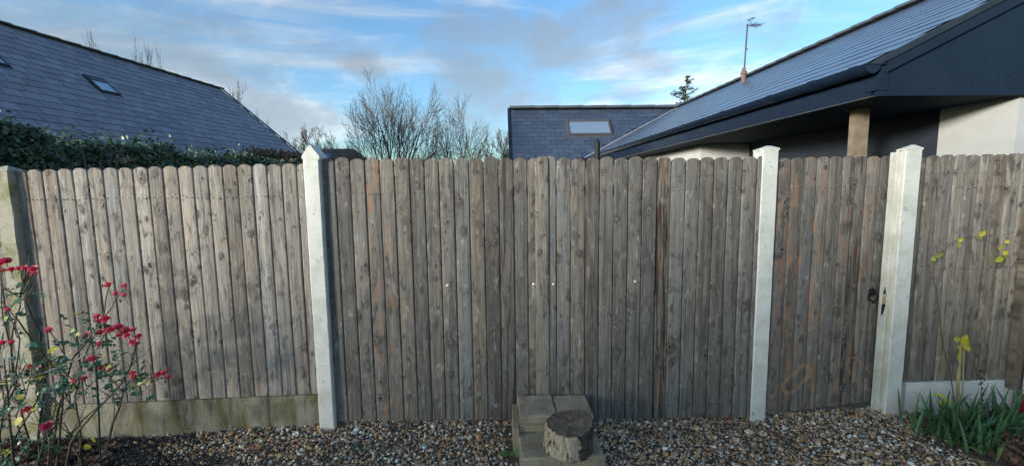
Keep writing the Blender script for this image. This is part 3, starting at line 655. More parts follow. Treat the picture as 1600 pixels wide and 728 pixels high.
# ------------------------------------------------------------------ blocks and log
def blocks():
    def blk(label, x0, x1, y0, y1, z0, z1, tilt=0.0):
        m = MB(); n = 6; b = 0.008; vs = []
        ring = lambda i, z: [(x0 + i, y0 + i, z), (x1 - i, y0 + i, z), (x1 - i, y1 - i, z), (x0 + i, y1 - i, z)]
        lay = [ring(b, z0), ring(0, z0 + b), ring(0, z1 - b), ring(b, z1)]
        P = []
        for r in lay:
            for i in range(4):
                a, c = Vector(r[i]), Vector(r[(i + 1) % 4])
                for k in range(n): P.append(a.lerp(c, k / n) + vnoise() * 0.0022)
        q = 4 * n
        fs = [(k * q + i, k * q + (i + 1) % q, (k + 1) * q + (i + 1) % q, (k + 1) * q + i) for k in range(3) for i in range(q)]
        fs += [tuple(range(q - 1, -1, -1)), tuple(range(3 * q, 4 * q))]
        m.add(P, fs); o = m.build('concrete_block', MT['block']); o.rotation_euler = (tilt, 0, rng.gauss(0, 0.01))
        tag(o, label, 'block', 'concrete blocks stacked by the gate')
    g = -0.085
    blk('upper left concrete block against the gate, behind the log', 0.105, 0.345, -0.300, -0.03, 0.093, 0.150, 0.0)
    blk('upper right concrete block against the gate, its front hidden by the log', 0.352, 0.580, -0.300, -0.03, 0.093, 0.146, 0.0)
    blk('middle left concrete block under the upper left one', 0.110, 0.350, -0.295, -0.035, 0.035, 0.091)
    blk('middle right concrete block under the upper right one', 0.357, 0.575, -0.295, -0.035, 0.035, 0.091)
    blk('lower left concrete block at the front of the stack, left of the log', 0.100, 0.330, -0.545, -0.05, g - 0.02, 0.033)
    blk('lower right concrete block at the front of the stack, right of the log', 0.337, 0.590, -0.545, -0.05, g - 0.02, 0.033)
    o = MB().box((0.062, -0.33, g - 0.02), (0.096, -0.02, 0.085)).build('concrete_block', MT['block']); o.rotation_euler = (0, 0.04, 0)
    tag(o, 'thin concrete slab standing on edge at the left of the stacked blocks', 'block', 'concrete blocks stacked by the gate')
blocks()
def log():
    c = at_z(887, 699, 0.035); c.z = 0.035
    t = thing('log_stump', 'sawn log with peeling pale bark standing on the concrete blocks', 'log', c)
    n = 56; m = MB(); rows = 12; vs = []; H = 0.160
    ph = [rng.uniform(0, 6.28) for _ in range(9)]
    lx, ly = 0.01, 0.0
    def rad(a, k):
        r = lerp(0.143, 0.133, k) * (1 + 0.03 * math.sin(a * 2 + ph[0]) + 0.02 * math.sin(a * 3 + ph[1]))
        r += 0.0028 * math.sin(a * 11 + ph[2] + k * 2) + 0.0026 * math.sin(a * 17 + ph[3] - k * 3) + 0.003 * math.sin(a * 29 + ph[4] + k * 5) + rng.gauss(0, 0.0006)
        return r
    for j in range(rows):
        k = j / (rows - 1)
        for i in range(n):
            a = 2 * math.pi * i / n; r = rad(a, k); zz = k * H + (0.006 * math.sin(a * 2 + 1) + 0.016 * math.cos(a - 0.6) if j == rows - 1 else 0.0)
            vs.append(c + Vector((r * math.cos(a) + lx * k, r * math.sin(a) + ly * k, zz)))
    m.add(vs, [(j * n + i, j * n + (i + 1) % n, (j + 1) * n + (i + 1) % n, (j + 1) * n + i) for j in range(rows - 1) for i in range(n)] + [tuple(range(n - 1, -1, -1))])
    m.build('bark', MT['log_side'], t, origin=c, smooth=True)
    e = MB(); top = vs[-n:]; ct = sum(top, Vector()) / n; P = []
    for j in range(5):
        for p in top: P.append(ct.lerp(p, [1.0, 0.97, 0.7, 0.4, 0.12][j]) + Vector((0, 0, [0, 0.003, rng.gauss(0.002, 0.001), rng.gauss(0.001, 0.0015), 0][j])))
    e.add(P, [(j * n + i, j * n + (i + 1) % n, (j + 1) * n + (i + 1) % n, (j + 1) * n + i) for j in range(4) for i in range(n)] + [tuple(range(4 * n, 5 * n))])
    e.build('cut_face', MT['log_end'], t, origin=ct)
log()

# ------------------------------------------------------------------ roofs
class Plane:
    def __init__(s, O, U, V):
        s.O, s.U, s.V = Vector(O), Vector(U).normalized(), Vector(V).normalized(); s.V = (s.V - s.U * s.V.dot(s.U)).normalized()
        s.N = s.U.cross(s.V); 
        if s.N.z < 0: s.N = -s.N
    def P(s, u, v, h=0.0): return s.O + s.U * u + s.V * v + s.N * h
    def uv(s, p): d = Vector(p) - s.O; return d.dot(s.U), d.dot(s.V)
    def slab(s, m, u0, u1, v0, v1, h0, h1, mi=0):
        q = [s.P(u0, v0, h0), s.P(u1, v0, h0), s.P(u1, v1, h0), s.P(u0, v1, h0), s.P(u0, v0, h1), s.P(u1, v0, h1), s.P(u1, v1, h1), s.P(u0, v1, h1)]
        return m.hexa(q, mi)
def tile_mesh(name, w, l, th, lift, mat, up=False, edge=None):
    me = bpy.data.meshes.new(name); h = w / 2
    v = [(-h, 0, 0), (h, 0, 0), (h, l, lift), (-h, l, lift), (-h, 0, th), (h, 0, th), (h, l, lift + th), (-h, l, lift + th)]
    if up: v = [(x, (l - y) - l * 0.138, z) for x, y, z in v]; v = [v[i] for i in (3, 2, 1, 0, 7, 6, 5, 4)]
    me.from_pydata(v, [], [(3, 2, 1, 0), (4, 5, 6, 7), (0, 1, 5, 4), (1, 2, 6, 5), (2, 3, 7, 6), (3, 0, 4, 7)]); me.materials.append(mat); me.materials.append(edge or MT['slate_edge_shade']); me.polygons[2 if up else 4].material_index = 1; me.update(); return me
def tiles(pl, parent, name, w, expo, v0, v1, inside, mat, th=0.006, seed=1, maxn=300, up=False, gap=0.006, half=None):
    rr = random.Random(seed); l = expo * 1.16; lift = th * (1.2 if up else 1.5)
    me = tile_mesh(name, w - gap, l, th, lift, mat, up, MT['slate_edge_shade_grey'] if mat == MT['slate_grey'] else None); allp = []; halves = []
    nv = int(round((v1 - v0) / expo))
    for j in range(nv):
        v = v0 + j * expo
        if half is not None and j % 2 == 0:
            halves.append((pl.P(half + w * .25, v, 0.012), ))
        for i in range(-200, 200):
            u = (i + 0.5 * (j % 2)) * w
            if not inside(u, v + expo * 0.5): continue
            p = pl.P(u, v + expo * 0.5); q = proj(p)
            vis = -20 < q[0] < 1620 and -20 < q[1] < 300
            allp.append(((p - EYE).length + (0 if vis else 1000), u, v))
    allp.sort(); B = Matrix((pl.U, pl.V, pl.N)).transposed()
    if B.determinant() < 0: B = Matrix((-pl.U, pl.V, pl.N)).transposed()
    rest = MB(); base = [Vector(v.co) for v in me.vertices]; fcs = [tuple(p.vertices) for p in me.polygons]
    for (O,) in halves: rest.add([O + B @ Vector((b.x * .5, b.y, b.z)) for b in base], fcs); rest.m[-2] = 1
    for k, (d, u, v) in enumerate(allp):
        O = pl.P(u + rr.gauss(0, 0.0015), v + rr.gauss(0, 0.002), 0.012 + rr.random() * 0.002)
        R = B @ Matrix.Rotation(rr.gauss(0, 0.004), 3, 'Z')
        if k < maxn and d < 900:
            mw = R.to_4x4(); mw.translation = O; link(name, me, parent, O, mw=mw)
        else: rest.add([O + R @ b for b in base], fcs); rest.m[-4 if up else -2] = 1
    if rest.v: rest.build('more_' + name + 's', [mat, me.materials[1]], parent, kind='stuff')
def roof_window(pl, parent, u0, u1, v0, v1, fm, flip=1, blind=True):
    m = MB(); w = 0.07 if u1 - u0 > 0.7 else 0.045; h = 0.09 if w > .05 else 0.06
    for a, b, c, d in ((u0, u1, v0, v0 + w * 1.3), (u0, u1, v1 - w, v1), (u0, u0 + w, v0 + w * 1.3, v1 - w), (u1 - w, u1, v0 + w * 1.3, v1 - w)): pl.slab(m, a, b, c, d, 0.0, h)
    fl = 0.06 if w > .05 else 0.025; pl.slab(m, u0 - fl, u1 + fl, v1, v1 + fl * 2.2, 0.02, 0.034); pl.slab(m, u0 - fl, u0, v0, v1, 0.01, 0.034); pl.slab(m, u1, u1 + fl, v0, v1, 0.01, 0.034)
    f = m.build('roof_window', fm, parent)
    g = MB(); pl.slab(g, u0 + w - 0.002, u1 - w + 0.002, v0 + w * 1.3 - 0.002, v1 - w + 0.002, 0.03, 0.055); g.build('pane', MT['glass'], f)
    if blind:
        g = MB(); pl.slab(g, u0 + w, u1 - w, v0 + w * 1.3, lerp(v0, v1, 0.32), 0.056, 0.066); g.build('top_flap', MT['frame'], f)
    return f
def ridge_tiles(parent, p0, p1, step, r, mat, name='ridge_tile'):
    p0, p1 = Vector(p0), Vector(p1); d = p1 - p0; n = max(1, int(d.length / step)); dn = d.normalized(); sd = Vector((dn.y, -dn.x, 0)).normalized()
    for i in range(n):
        a = p0 + d * (i / n) - dn * 0.02; b = p0 + d * ((i + 1) / n) + dn * 0.02; m = MB(); vs = []
        lift = (0.0, 0.018)
        for e, (q, hgt) in enumerate(((a, lift[0]), (b, lift[1]))):
            for k in range(7):
                an = math.pi * (k / 6); vs.append(q + sd * (r * math.cos(an)) + Vector((0, 0, r * 0.55 * math.sin(an) + hgt - 0.02)))
        m.add(vs, [(k, k + 1, 8 + k, 7 + k) for k in range(6)] + [(0, 6, 5, 4, 3, 2, 1), (7, 8, 9, 10, 11, 12, 13), (6, 0, 7, 13)])
        m.build(name, mat, parent)

def left_house():
    R = at_y(345, 140, 13.0); d = ray(0, 38); k = (R.z - EYE.z) / d.z; R2 = EYE + d * k
    U = (R - R2).normalized(); vb = at_y(470, 243, 13.0)
    pl = Plane(R, U, vb - R); L = (Vector(vb) - R).dot(pl.V) + 0.75
    t = thing('slate_roofed_house', 'house on the left with a long weathered purple grey slate roof above the hedge', 'house', (R.x, 8, -0.3))
    far = lambda v: pl.uv(lerp(R, Vector(vb), v / ((Vector(vb) - R).length)))[0]
    U0 = -9.5
    rf = MB(); a, b = pl.P(U0, 0), pl.P(U0, L); c2 = pl.P(far(L), L); r2 = pl.P(0, 0)
    nn = pl.N * 0.06
    rf.hexa([a - nn, r2 - nn, c2 - nn, b - nn, a, r2, c2, b])
    Vb = Vector((-pl.V.x, pl.V.y, pl.V.z)); Vb = Vector((-pl.V.x, -pl.V.y, pl.V.z))
    rf.hexa([a - nn, a + Vb * L - nn, r2 + Vb * L - nn, r2 - nn, a, a + Vb * L, r2 + Vb * L, r2])
    roof = rf.build('roof', MT['slate_under'], t)
    wn = [(-5.36, -4.92, 1.47, 2.06), (-7.31, -6.87, 1.28, 1.87)]
    def ins(u, v):
        if not (U0 < u < far(v) - 0.05): return False
        return not any(a_ + .05 < u < b_ - .05 and c_ < v < d_ - .1 for a_, b_, c_, d_ in wn)
    tiles(pl, roof, 'slate', 0.30, 0.235, 0.05, L - 0.05, ins, MT['slate_grey'], 0.006, 3, gap=0.011)
    for a_, b_, c_, d_ in wn: roof_window(pl, roof, a_, b_, c_, d_, MT['frame_dark'])
    ridge_tiles(roof, pl.P(U0, 0, 0.03), pl.P(0.03, 0, 0.03), 0.45, 0.10, MT['ridge_moss'])
    vg = MB(); vg.hexa([pl.P(-0.04, -0.03, 0.03), pl.P(0.05, -0.03, 0.03), pl.P(far(L) + 0.05, L, 0.03), pl.P(far(L) - 0.04, L, 0.03)] + [pl.P(-0.04, -0.03, 0.055), pl.P(0.05, -0.03, 0.055), pl.P(far(L) + 0.05, L, 0.055), pl.P(far(L) - 0.04, L, 0.055)]); vg.build('verge', MT['ridge'], roof)
    wl = MB(); e0, e1 = pl.P(U0 + 0.3, L - 0.4, -0.2), pl.P(far(L) - 0.3, L - 0.4, -0.2); o2 = Vector((R.x * 2 - (e1.x), e1.y, e1.z)); o1 = Vector((pl.P(U0, 0).x * 2 - e0.x, e0.y, e0.z))
    for p, q in ((e0, e1), (e1, o2), (o2, o1), (o1, e0)):
        nrm = Vector((q.y - p.y, p.x - q.x, 0)).normalized() * 0.2
        wl.hexa([Vector((p.x, p.y, -0.3)), Vector((q.x, q.y, -0.3)), Vector((q.x, q.y, -0.3)) - nrm, Vector((p.x, p.y, -0.3)) - nrm, p, q, q - nrm, p - nrm])
    wl.prism([e1 + Vector((0, -.1, 0)), Vector((R.x, e1.y - .1, R.z - 0.2)), o2 + Vector((0, -.1, 0))], (0, 0.1, 0))
    wl.build('wall', MT['render'], t)
def pl_hit(pl, px):
    d = ray(*px); k = (pl.O - EYE).dot(pl.N) / d.dot(pl.N); return pl.uv(EYE + d * k)
left_house()

def right_house():
    Cn = at_y(1372, 98, 1.0); e = ray(758, 298); e.z = 0; e.normalize(); X = Vector((1, 0, 0)); m = 0.50; SR = 4.15
    H = lambda s, t, z: Vector((Cn.x, Cn.y, 0)) + X * s + e * t + Vector((0, 0, z))
    ez = Cn.z; sz = at_y(1370, 150, 1.0).z; TE = 11.3
    t = thing('slate_roofed_bungalow', 'bungalow on the right with a blue slate roof, navy gable and overhanging porch', 'house', (H(3, 5, 0).x, 6, -0.3))
    pl = Plane(H(0, 0, ez), e, X * 1 + Vector((0, 0, m))); SL = SR * math.sqrt(1 + m * m); cs = math.sqrt(1 + m * m)
    # wing across the back: ridge along X, found where the picture's ridge meets the main roof
    d = ray(1057, 172); A = Matrix(((e.x, -d.x, 0), (e.y, -d.y, 0), (0, 0, 1)))
    base = H(SR, 0, 0)  # ridge line
    det = e.x * -d.y - -d.x * e.y; rx, ry = EYE.x - base.x, EYE.y - base.y
    tr = (rx * -d.y - -d.x * ry) / det; kk = (e.x * ry - e.y * rx) / det
    J = H(SR, tr, EYE.z + kk * d.z)                       # ridge junction
    J.z = ez + m * SR
    ev = H(0, TE, ez)
    zl = at_y(797, 172, J.y).z; xl = at_y(797, 172, J.y).x
    val = lambda s: TE + (tr - TE) * s / SR
    ev2 = SL + 0.0
    rf = MB(); nn = pl.N * 0.08
    q = [H(0, 0, ez), H(0, TE, ez), H(SR, tr, ez + m * SR), H(SR, 0, ez + m * SR)]
    rf.hexa([p - nn for p in q] + q)
    q = [H(SR, 0, ez + m * SR), H(SR, tr, ez + m * SR), H(2 * SR, tr, ez), H(2 * SR, 0, ez)]
    rf.hexa([p - Vector((0, 0, .08)) for p in q] + q)
    roof = rf.build('roof', MT['slate_under'], t)
    lv = (12.6, 12.9)
    vh = pl_hit(pl, (947, 197))
    tiles(pl, roof, 'slate', 0.33, SL / 15.0, 0.0, SL - 0.02, lambda u, v: 0.0 < u < val(v / cs) - 0.12, MT['slate_blue'], 0.0052, 5, up=True)
    v_ = MB(); pl.slab(v_, vh[0] - 0.45, vh[0] + 0.45, vh[1] - 0.07, vh[1] + 0.07, 0.02, 0.075); v_.build('roof_vent', MT['frame_dark'], roof)
    ridge_tiles(roof, H(SR, -0.05, ez + m * SR + 0.04), H(SR, tr, ez + m * SR + 0.04), 0.45, 0.16, MT['ridge'])
    # lead along the valley
    vd = MB(); a, b = H(0, TE, ez), J; s_ = (b - a).normalized(); w = pl.N
    o = -e * 0.16
    vd.hexa([a + w * .0, b + w * .0, b + o + w * .0, a + o + w * .0, a + w * .035, b + w * .035, b + o + w * .03, a + o + w * .03]); vd.build('valley_flashing', MT['lead'], roof)
    # rake trim and gable cladding
    tr_ = MB()
    def rake(s0, s1, t0, t1, h0, h1): tr_.hexa([H(s0, t0, ez + m * s0 + h0), H(s1, t0, ez + m * s1 + h0), H(s1, t1, ez + m * s1 + h0), H(s0, t1, ez + m * s0 + h0), H(s0, t0, ez + m * s0 + h1), H(s1, t0, ez + m * s1 + h1), H(s1, t1, ez + m * s1 + h1), H(s0, t1, ez + m * s0 + h1)])
    rake(0.0, SR, -0.05, 0.03, -0.02, 0.032); tr_.build('verge_trim', MT['verge'], roof)
    tr_ = MB(); rake(0.06, SR, -0.035, -0.005, -0.125, -0.022); tr_.build('barge_board', MT['navy'], t)
    g = MB(); g.prism([H(0.03, -0.004, sz + 0.03), H(2 * SR, -0.004, sz + 0.03), H(2 * SR - .1, -0.004, ez - .1), H(SR, -0.004, ez + m * SR - 0.09), H(0.03, -0.004, ez - 0.09)], (0, 0.05, 0)); g.build('gable_cladding', MT['navy'], t)
    for sx in (1.15, 2.35, 3.55):
        MB().box((Cn.x + sx, Cn.y - 0.0075, sz + 0.042), (Cn.x + sx + 0.012, Cn.y - 0.0035, ez + m * min(sx, SR) - 0.13)).build('joint_strip', MT['navy_gloss'], t)
    for sx, hz in ((0.35, .12), (0.62, .20), (0.93, .10), (1.05, .30), (1.3, .16)):
        MB().tube([(Cn.x + sx, Cn.y - 0.003, sz + hz), (Cn.x + sx, Cn.y - 0.0065, sz + hz)], 0.004, 8).build('screw_head', MT['ridge'], t)
    tr_ = MB(); tr_.box((Cn.x - 0.0, Cn.y - 0.03, sz - 0.008), (Cn.x + 8, Cn.y + 0.02, sz + 0.012)); tr_.box((Cn.x - 0.0, Cn.y - 0.022, sz + 0.014), (Cn.x + 8, Cn.y + 0.02, sz + 0.04)); tr_.build('cladding_trim', MT['navy'], t)
    bx = MB(); bx.prism([H(-0.02, -0.02, sz + 0.045), H(0.09, -0.02, sz + 0.045), H(0.09, -0.02, ez - 0.03), H(0.03, -0.02, ez - 0.06), H(0.0, -0.02, ez - 0.12)], (0, 0.12, 0)); bx.build('box_end', MT['navy'], t)
    # fascia, gutter, soffit
    def along(m_, poly, t0, t1, mi=0):
        P = [H(s, t0, z) for s, z in poly]; m_.prism(P, e * (t1 - t0), mi)
    fa = MB(); along(fa, [(0.0, sz + 0.005), (0.025, sz + 0.005), (0.025, ez - 0.05), (0.0, ez - 0.05)], 0.05, TE); fa.build('fascia', MT['navy_gloss'], t)
    li = MB(); along(li, [(-0.012, sz - 0.004), (0.02, sz - 0.004), (0.02, sz + 0.003), (-0.012, sz + 0.003)], 0.02, TE); li.build('fascia_lip', MT['ridge'], t)
    gt = MB(); gr = 0.070; gc = (-0.074, ez - 0.030)
    prof = [(gc[0] + gr * math.cos(a), gc[1] + gr * 1.05 * math.sin(a)) for a in [math.pi + math.pi * k / 12 for k in range(13)]]
    prof = [(gc[0] - gr - .006, gc[1] + .012), (gc[0] - gr - .006, gc[1])] + prof + [(gc[0] + gr, gc[1] + .012), (gc[0] + gr - .005, gc[1])] + [(gc[0] + (gr - .005) * math.cos(a), gc[1] + (gr - .005) * 1.05 * math.sin(a)) for a in [2 * math.pi - math.pi * k / 12 for k in range(1, 12)]] + [(gc[0] - gr + .005, gc[1] + .012)]
    n = len(prof); va = [H(s, -0.03, z) for s, z in prof]; vb = [H(s, TE - 0.1, z) for s, z in prof]
    gt.add(va + vb, [(i, (i + 1) % n, n + (i + 1) % n, n + i) for i in range(n)]); gt.build('gutter', MT['navy_gloss'], t)
    br = MB(); along(br, [(gc[0] + gr * math.cos(a) * 1.0, gc[1] + gr * 1.05 * math.sin(a)) for a in [math.pi + math.pi * k / 10 for k in range(11)]], -0.035, -0.03); along(br, [(gc[0] - gr - .008, gc[1] + .002), (gc[0] + gr + 0.06, gc[1] + .002), (gc[0] + gr + 0.06, gc[1] + .014), (gc[0] - gr - .008, gc[1] + .014)], -0.036, -0.028); br.build('gutter_end', MT['navy'], t)
    tt = 0.25
    for tt in (0.05, 0.55, 1.2, 2.2, 3.4, 4.8, 6.4, 6.9, 8.2, 9.6, 10.6):
        b_ = MB(); along(b_, [(gc[0] + (gr + .008) * math.cos(a), gc[1] + .004 + (gr + .008) * 1.05 * math.sin(a)) for a in [math.pi + math.pi * k / 10 for k in range(11)]] + [(gc[0] + gr + .008, gc[1] + .016), (gc[0] - gr - .012, gc[1] + .016)], tt, tt + 0.09); b_.build('gutter_union', MT['navy_gloss'], t)
    so_ = MB(); sw = 1.36
    k = 0; s0 = 0.026
    while s0 < sw + 4: 
        along(so_, [(s0, sz + 0.004), (s0 + 0.094, sz + 0.004), (s0 + 0.094, sz + 0.02), (s0, sz + 0.02)], 0.03, TE - 0.3) if s0 < sw else along(so_, [(s0, sz + 0.004), (s0 + 0.094, sz + 0.004), (s0 + 0.094, sz + 0.02), (s0, sz + 0.02)], 0.03, 0.6)
        s0 += 0.1
    along(so_, [(0.03, sz + 0.022), (sw + 3, sz + 0.022), (sw + 3, sz + 0.03), (0.03, sz + 0.03)], 0.03, TE - 0.3)
    so_.build('soffit', MT['navy'], t)
    # walls: the lit end pier, the dark porch wall, the far lit wall
    def wall_hit(px, s):          # depth t along the eaves where the ray meets the plane at offset s
        d = ray(*px); nx_ = Vector((-e.y, e.x, 0)) if False else Vector((e.y, -e.x, 0)); p0 = H(s, 0, 0); kk = (p0 - EYE).dot(nx_) / d.dot(nx_); q = EYE + d * kk; return (q - Vector((Cn.x, Cn.y, 0)) - X * s).dot(e)
    swn = at_y(1600, 150, 1.0).x - Cn.x
    tc_ = wall_hit((1467, 200), swn); w = MB()
    w.hexa([H(swn, 0.03, -0.3), H(swn + 6, 0.03, -0.3), H(swn + 6, tc_, -0.3), H(swn, tc_, -0.3), H(swn, 0.03, sz + 0.003), H(swn + 6, 0.03, sz + 0.003), H(swn + 6, tc_, sz + 0.003), H(swn, tc_, sz + 0.003)])
    sw2 = 0.52; t2 = wall_hit((1095, 235), sw2)
    w.hexa([H(sw2, t2, -0.3), H(swn + 4, t2, -0.3), H(swn + 4, TE - .2, -0.3), H(sw2, TE - .2, -0.3), H(sw2, t2, sz + 0.003), H(swn + 4, t2, sz + 0.003), H(swn + 4, TE - .2, sz + 0.003), H(sw2, TE - .2, sz + 0.003)])
    w.build('wall', MT['render'], t)
    w = MB(); a0 = swn + 0.05
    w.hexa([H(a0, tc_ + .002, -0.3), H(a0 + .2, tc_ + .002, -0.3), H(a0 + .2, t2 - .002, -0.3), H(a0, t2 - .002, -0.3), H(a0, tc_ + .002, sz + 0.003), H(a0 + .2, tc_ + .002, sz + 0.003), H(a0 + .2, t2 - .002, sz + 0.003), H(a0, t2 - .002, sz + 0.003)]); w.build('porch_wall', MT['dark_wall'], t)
    w = MB(); a1 = a0 - 0.03; zz = EYE.z + 0.30
    w.hexa([H(a1, tc_ + .4, 0.5), H(a1 + .02, tc_ + .4, 0.5), H(a1 + .02, t2 - .4, 0.5), H(a1, t2 - .4, 0.5), H(a1, tc_ + .4, zz), H(a1 + .02, tc_ + .4, zz), H(a1 + .02, t2 - .4, zz), H(a1, t2 - .4, zz)]); w.build('porch_window', MT['black_iron'], t)
    p = at_y(1334, 220, 1.6); q = at_y(1356, 220, 1.6)
    MB().box((p.x, 1.6, -0.3), (q.x, 1.675, sz + 0.003)).build('porch_post', MT['oak'], t)
    # the wing
    pw = Plane((xl, J.y, J.z), X, Vector((0, ev.y - J.y, ez - J.z))); LW = math.hypot(ev.y - J.y, ez - J.z) + 0.3
    wt = thing('slate_roofed_wing', 'low wing beyond the fence with a blue slate roof and one large roof window', 'house', (xl + 2, J.y, -0.3))
    rw = MB(); n2 = pw.N * 0.06; q = [pw.P(0, 0), pw.P(J.x - xl, 0), pw.P(ev.x - xl, LW), pw.P(0, LW)]; rw.hexa([p - n2 for p in q] + q)
    q2 = [Vector((p.x, 2 * J.y - p.y, p.z)) for p in (q[0], q[1], q[2] + X * 6, q[3])]; q2[1] = q2[1] + X * 3
    rw.hexa([p - Vector((0, 0, .06)) for p in q2] + q2)
    rr = rw.build('roof', MT['slate_under'], wt)
    wu = [pl_hit(pw, c) for c in ((884, 190), (951, 190), (889, 213))]
    wn = (wu[0][0], wu[1][0], wu[0][1], wu[2][1])
    vx = lambda v: lerp(J.x, ev.x, v / math.hypot(ev.y - J.y, ez - J.z)) - xl
    tw = 17.5 / F_PX * (J.y - EYE.y) * 0.92; nrow = 12.6
    ex = math.hypot(ev.y - J.y, ez - J.z) / nrow
    def ins(u, v): return tw * 0.5 - 0.05 < u < vx(v) - 0.05 and not (wn[0] + tw * .3 < u < wn[1] - tw * .3 and wn[2] < v + ex * .3 and v - ex * .5 < wn[3])
    tiles(pw, rr, 'slate', tw, ex, 0.05, LW, ins, MT['slate_navy'], 0.006, 8, gap=0.014, half=0.0)
    roof_window(pw, rr, *wn, MT['frame'], blind=False)
    ridge_tiles(rr, pw.P(0, 0, 0.05), pw.P(J.x - xl, 0, 0.05), 0.9, 0.22, MT['ridge'])
    vg = MB(); pw.slab(vg, -0.10, 0.0, -0.05, LW, -0.25, 0.05); vg.build('verge_trim', MT['navy'], wt)
    w = MB(); w.box((xl + 0.2, ev.y + 0.2, -0.3), (ev.x + 1.0, 2 * J.y - ev.y, ez - 0.25)); w.prism([(xl + 0.2, ev.y + 0.2, ez - 0.247), (xl + 0.2, 2 * J.y - ev.y, ez - 0.247), (xl + 0.2, J.y, J.z - 0.3)], (0.2, 0, 0)); w.build('wall', MT['render'], wt)
    # aerial on a clay pot behind the ridge
    g = thing('aerial_mast', 'thin television aerial mast rising from a clay chimney pot', 'aerial', (0, 0, 0))
    Y = H(SR, 7.0, 0).y; b0, b1 = at_y(1161.5, 128, Y), at_y(1168, 38, Y); g.location = (b0.x, Y, b0.z - 1.0)
    MB().lathe((b0.x, Y, b0.z - 1.0), [(0.062, 0), (0.055, 1.17), (0.074, 1.18), (0.074, 1.24), (0.05, 1.26), (0.04, 1.34)], 14).build('chimney_pot', MT['terracotta'], g, smooth=False)
    MB().tube([Vector((b0.x + 0.01, Y, b0.z + 0.25)), b1], 0.019, 8).build('mast', MT['alu'], g)
    ae = MB(); a1 = b1 + Vector((0.02, 0, -0.03)); a2 = at_y(1189, 40, Y); ae.tube([a1, a2], 0.009, 6)
    for k in range(8):
        c = a1.lerp(a2, 0.12 + k * 0.125); h = 0.11 - 0.008 * k; ae.tube([c + Vector((0, -0.16, -h * .3)), c + Vector((0, 0.16, h * .3))], 0.004, 5); ae.tube([c + Vector((0, 0, -h * .6)), c + Vector((0, 0, h * .6))], 0.005, 5)
    for k in (-1, 1):
        c = a1.lerp(a2, 0.22); ae.tube([c + Vector((-0.02, 0, 0)), c + Vector((0.16, 0, k * 0.07))], 0.006, 5)
    perch = a1.lerp(a2, 0.10); ae.tube([perch, perch + Vector((0.05, 0, 0.10))], 0.006, 5)
    ae.build('antenna', MT['alu'], g)
    cl = at_y(1168.5, 79, Y); MB().tube([cl, cl + Vector((-0.04, 0, 0.05)), b0.lerp(b1, 0.55)], 0.01, 5).build('cable_clip', MT['alu'], g)
    for (u, v), lab, sgn in (((1170.5, 32), 'lower dark bird perched on the aerial, facing left', 1), ((1176, 29), 'upper dark bird perched on the aerial, facing right', 1)):
        bird(at_y(u, v, Y), lab, sgn)
    return ez, Y
def bird(p, label, sgn):
    m = MB(); k = 0.080
    prof = [(-0.95, 0.02, .02), (-0.55, 0.05, .05), (-0.30, 0.16, .0), (0.0, 0.24, -.02), (0.25, 0.23, .03), (0.42, 0.14, .12), (0.55, 0.15, .17), (0.68, 0.11, .18), (0.76, 0.035, .16), (0.92, 0.01, .14)]
    vs = []; n = 10
    for x, r, z in prof:
        for j in range(n):
            a = 2 * math.pi * j / n; vs.append(p + Vector((sgn * x * k, math.sin(a) * r * k, (z + math.cos(a) * r * (0.8 if x > -.5 else .4)) * k)))
    m.add(vs, [(i * n + j, i * n + (j + 1) % n, (i + 1) * n + (j + 1) % n, (i + 1) * n + j) for i in range(len(prof) - 1) for j in range(n)] + [tuple(range(n - 1, -1, -1)), tuple(range((len(prof) - 1) * n, len(prof) * n))])
    for s in (-1, 1):
        m.tube([p + Vector((0.05 * sgn, s * .1, -.15)) * k, p + Vector((0.08 * sgn, s * .11, -.5)) * k], 0.003, 5)
        m.add([p + Vector((sgn * q[0] * k, s * q[1] * k, q[2] * k)) for q in ((.2, .22, .06), (-.2, .23, .04), (-.75, .10, .03), (-.3, .16, -.10), (.1, .22, -.10))], [(0, 1, 2, 3, 4)])
    o = m.build('bird', MT['bird'], smooth=True); tag(o, label, 'bird', 'birds on the aerial')
EZ, YA = right_house()

def flue():
    a = at_y(929, 240, 5.0); b = at_y(937.5, 240, 5.0); top = at_y(933, 217, 5.0); r = (b.x - a.x) / 2
    t = thing('flue_pipe', 'black vertical flue pipe with a pointed cap just beyond the fence', 'pipe', ((a.x + b.x) / 2, 5, -0.3))
    c = ((a.x + b.x) / 2, 5.0, -0.3); h = top.z + 0.3
    MB().lathe(c, [(r, 0), (r, h - 0.10), (r * 1.06, h - 0.10), (r * 1.06, h - 0.075), (r * .95, h - 0.07)], 16).build('pipe', MT['black_iron'], t)
    MB().lathe(c, [(r * .9, h - 0.069), (r * 0.55, h - 0.02), (0.01, h)], 16).build('cap', MT['black_iron'], t)
flue()

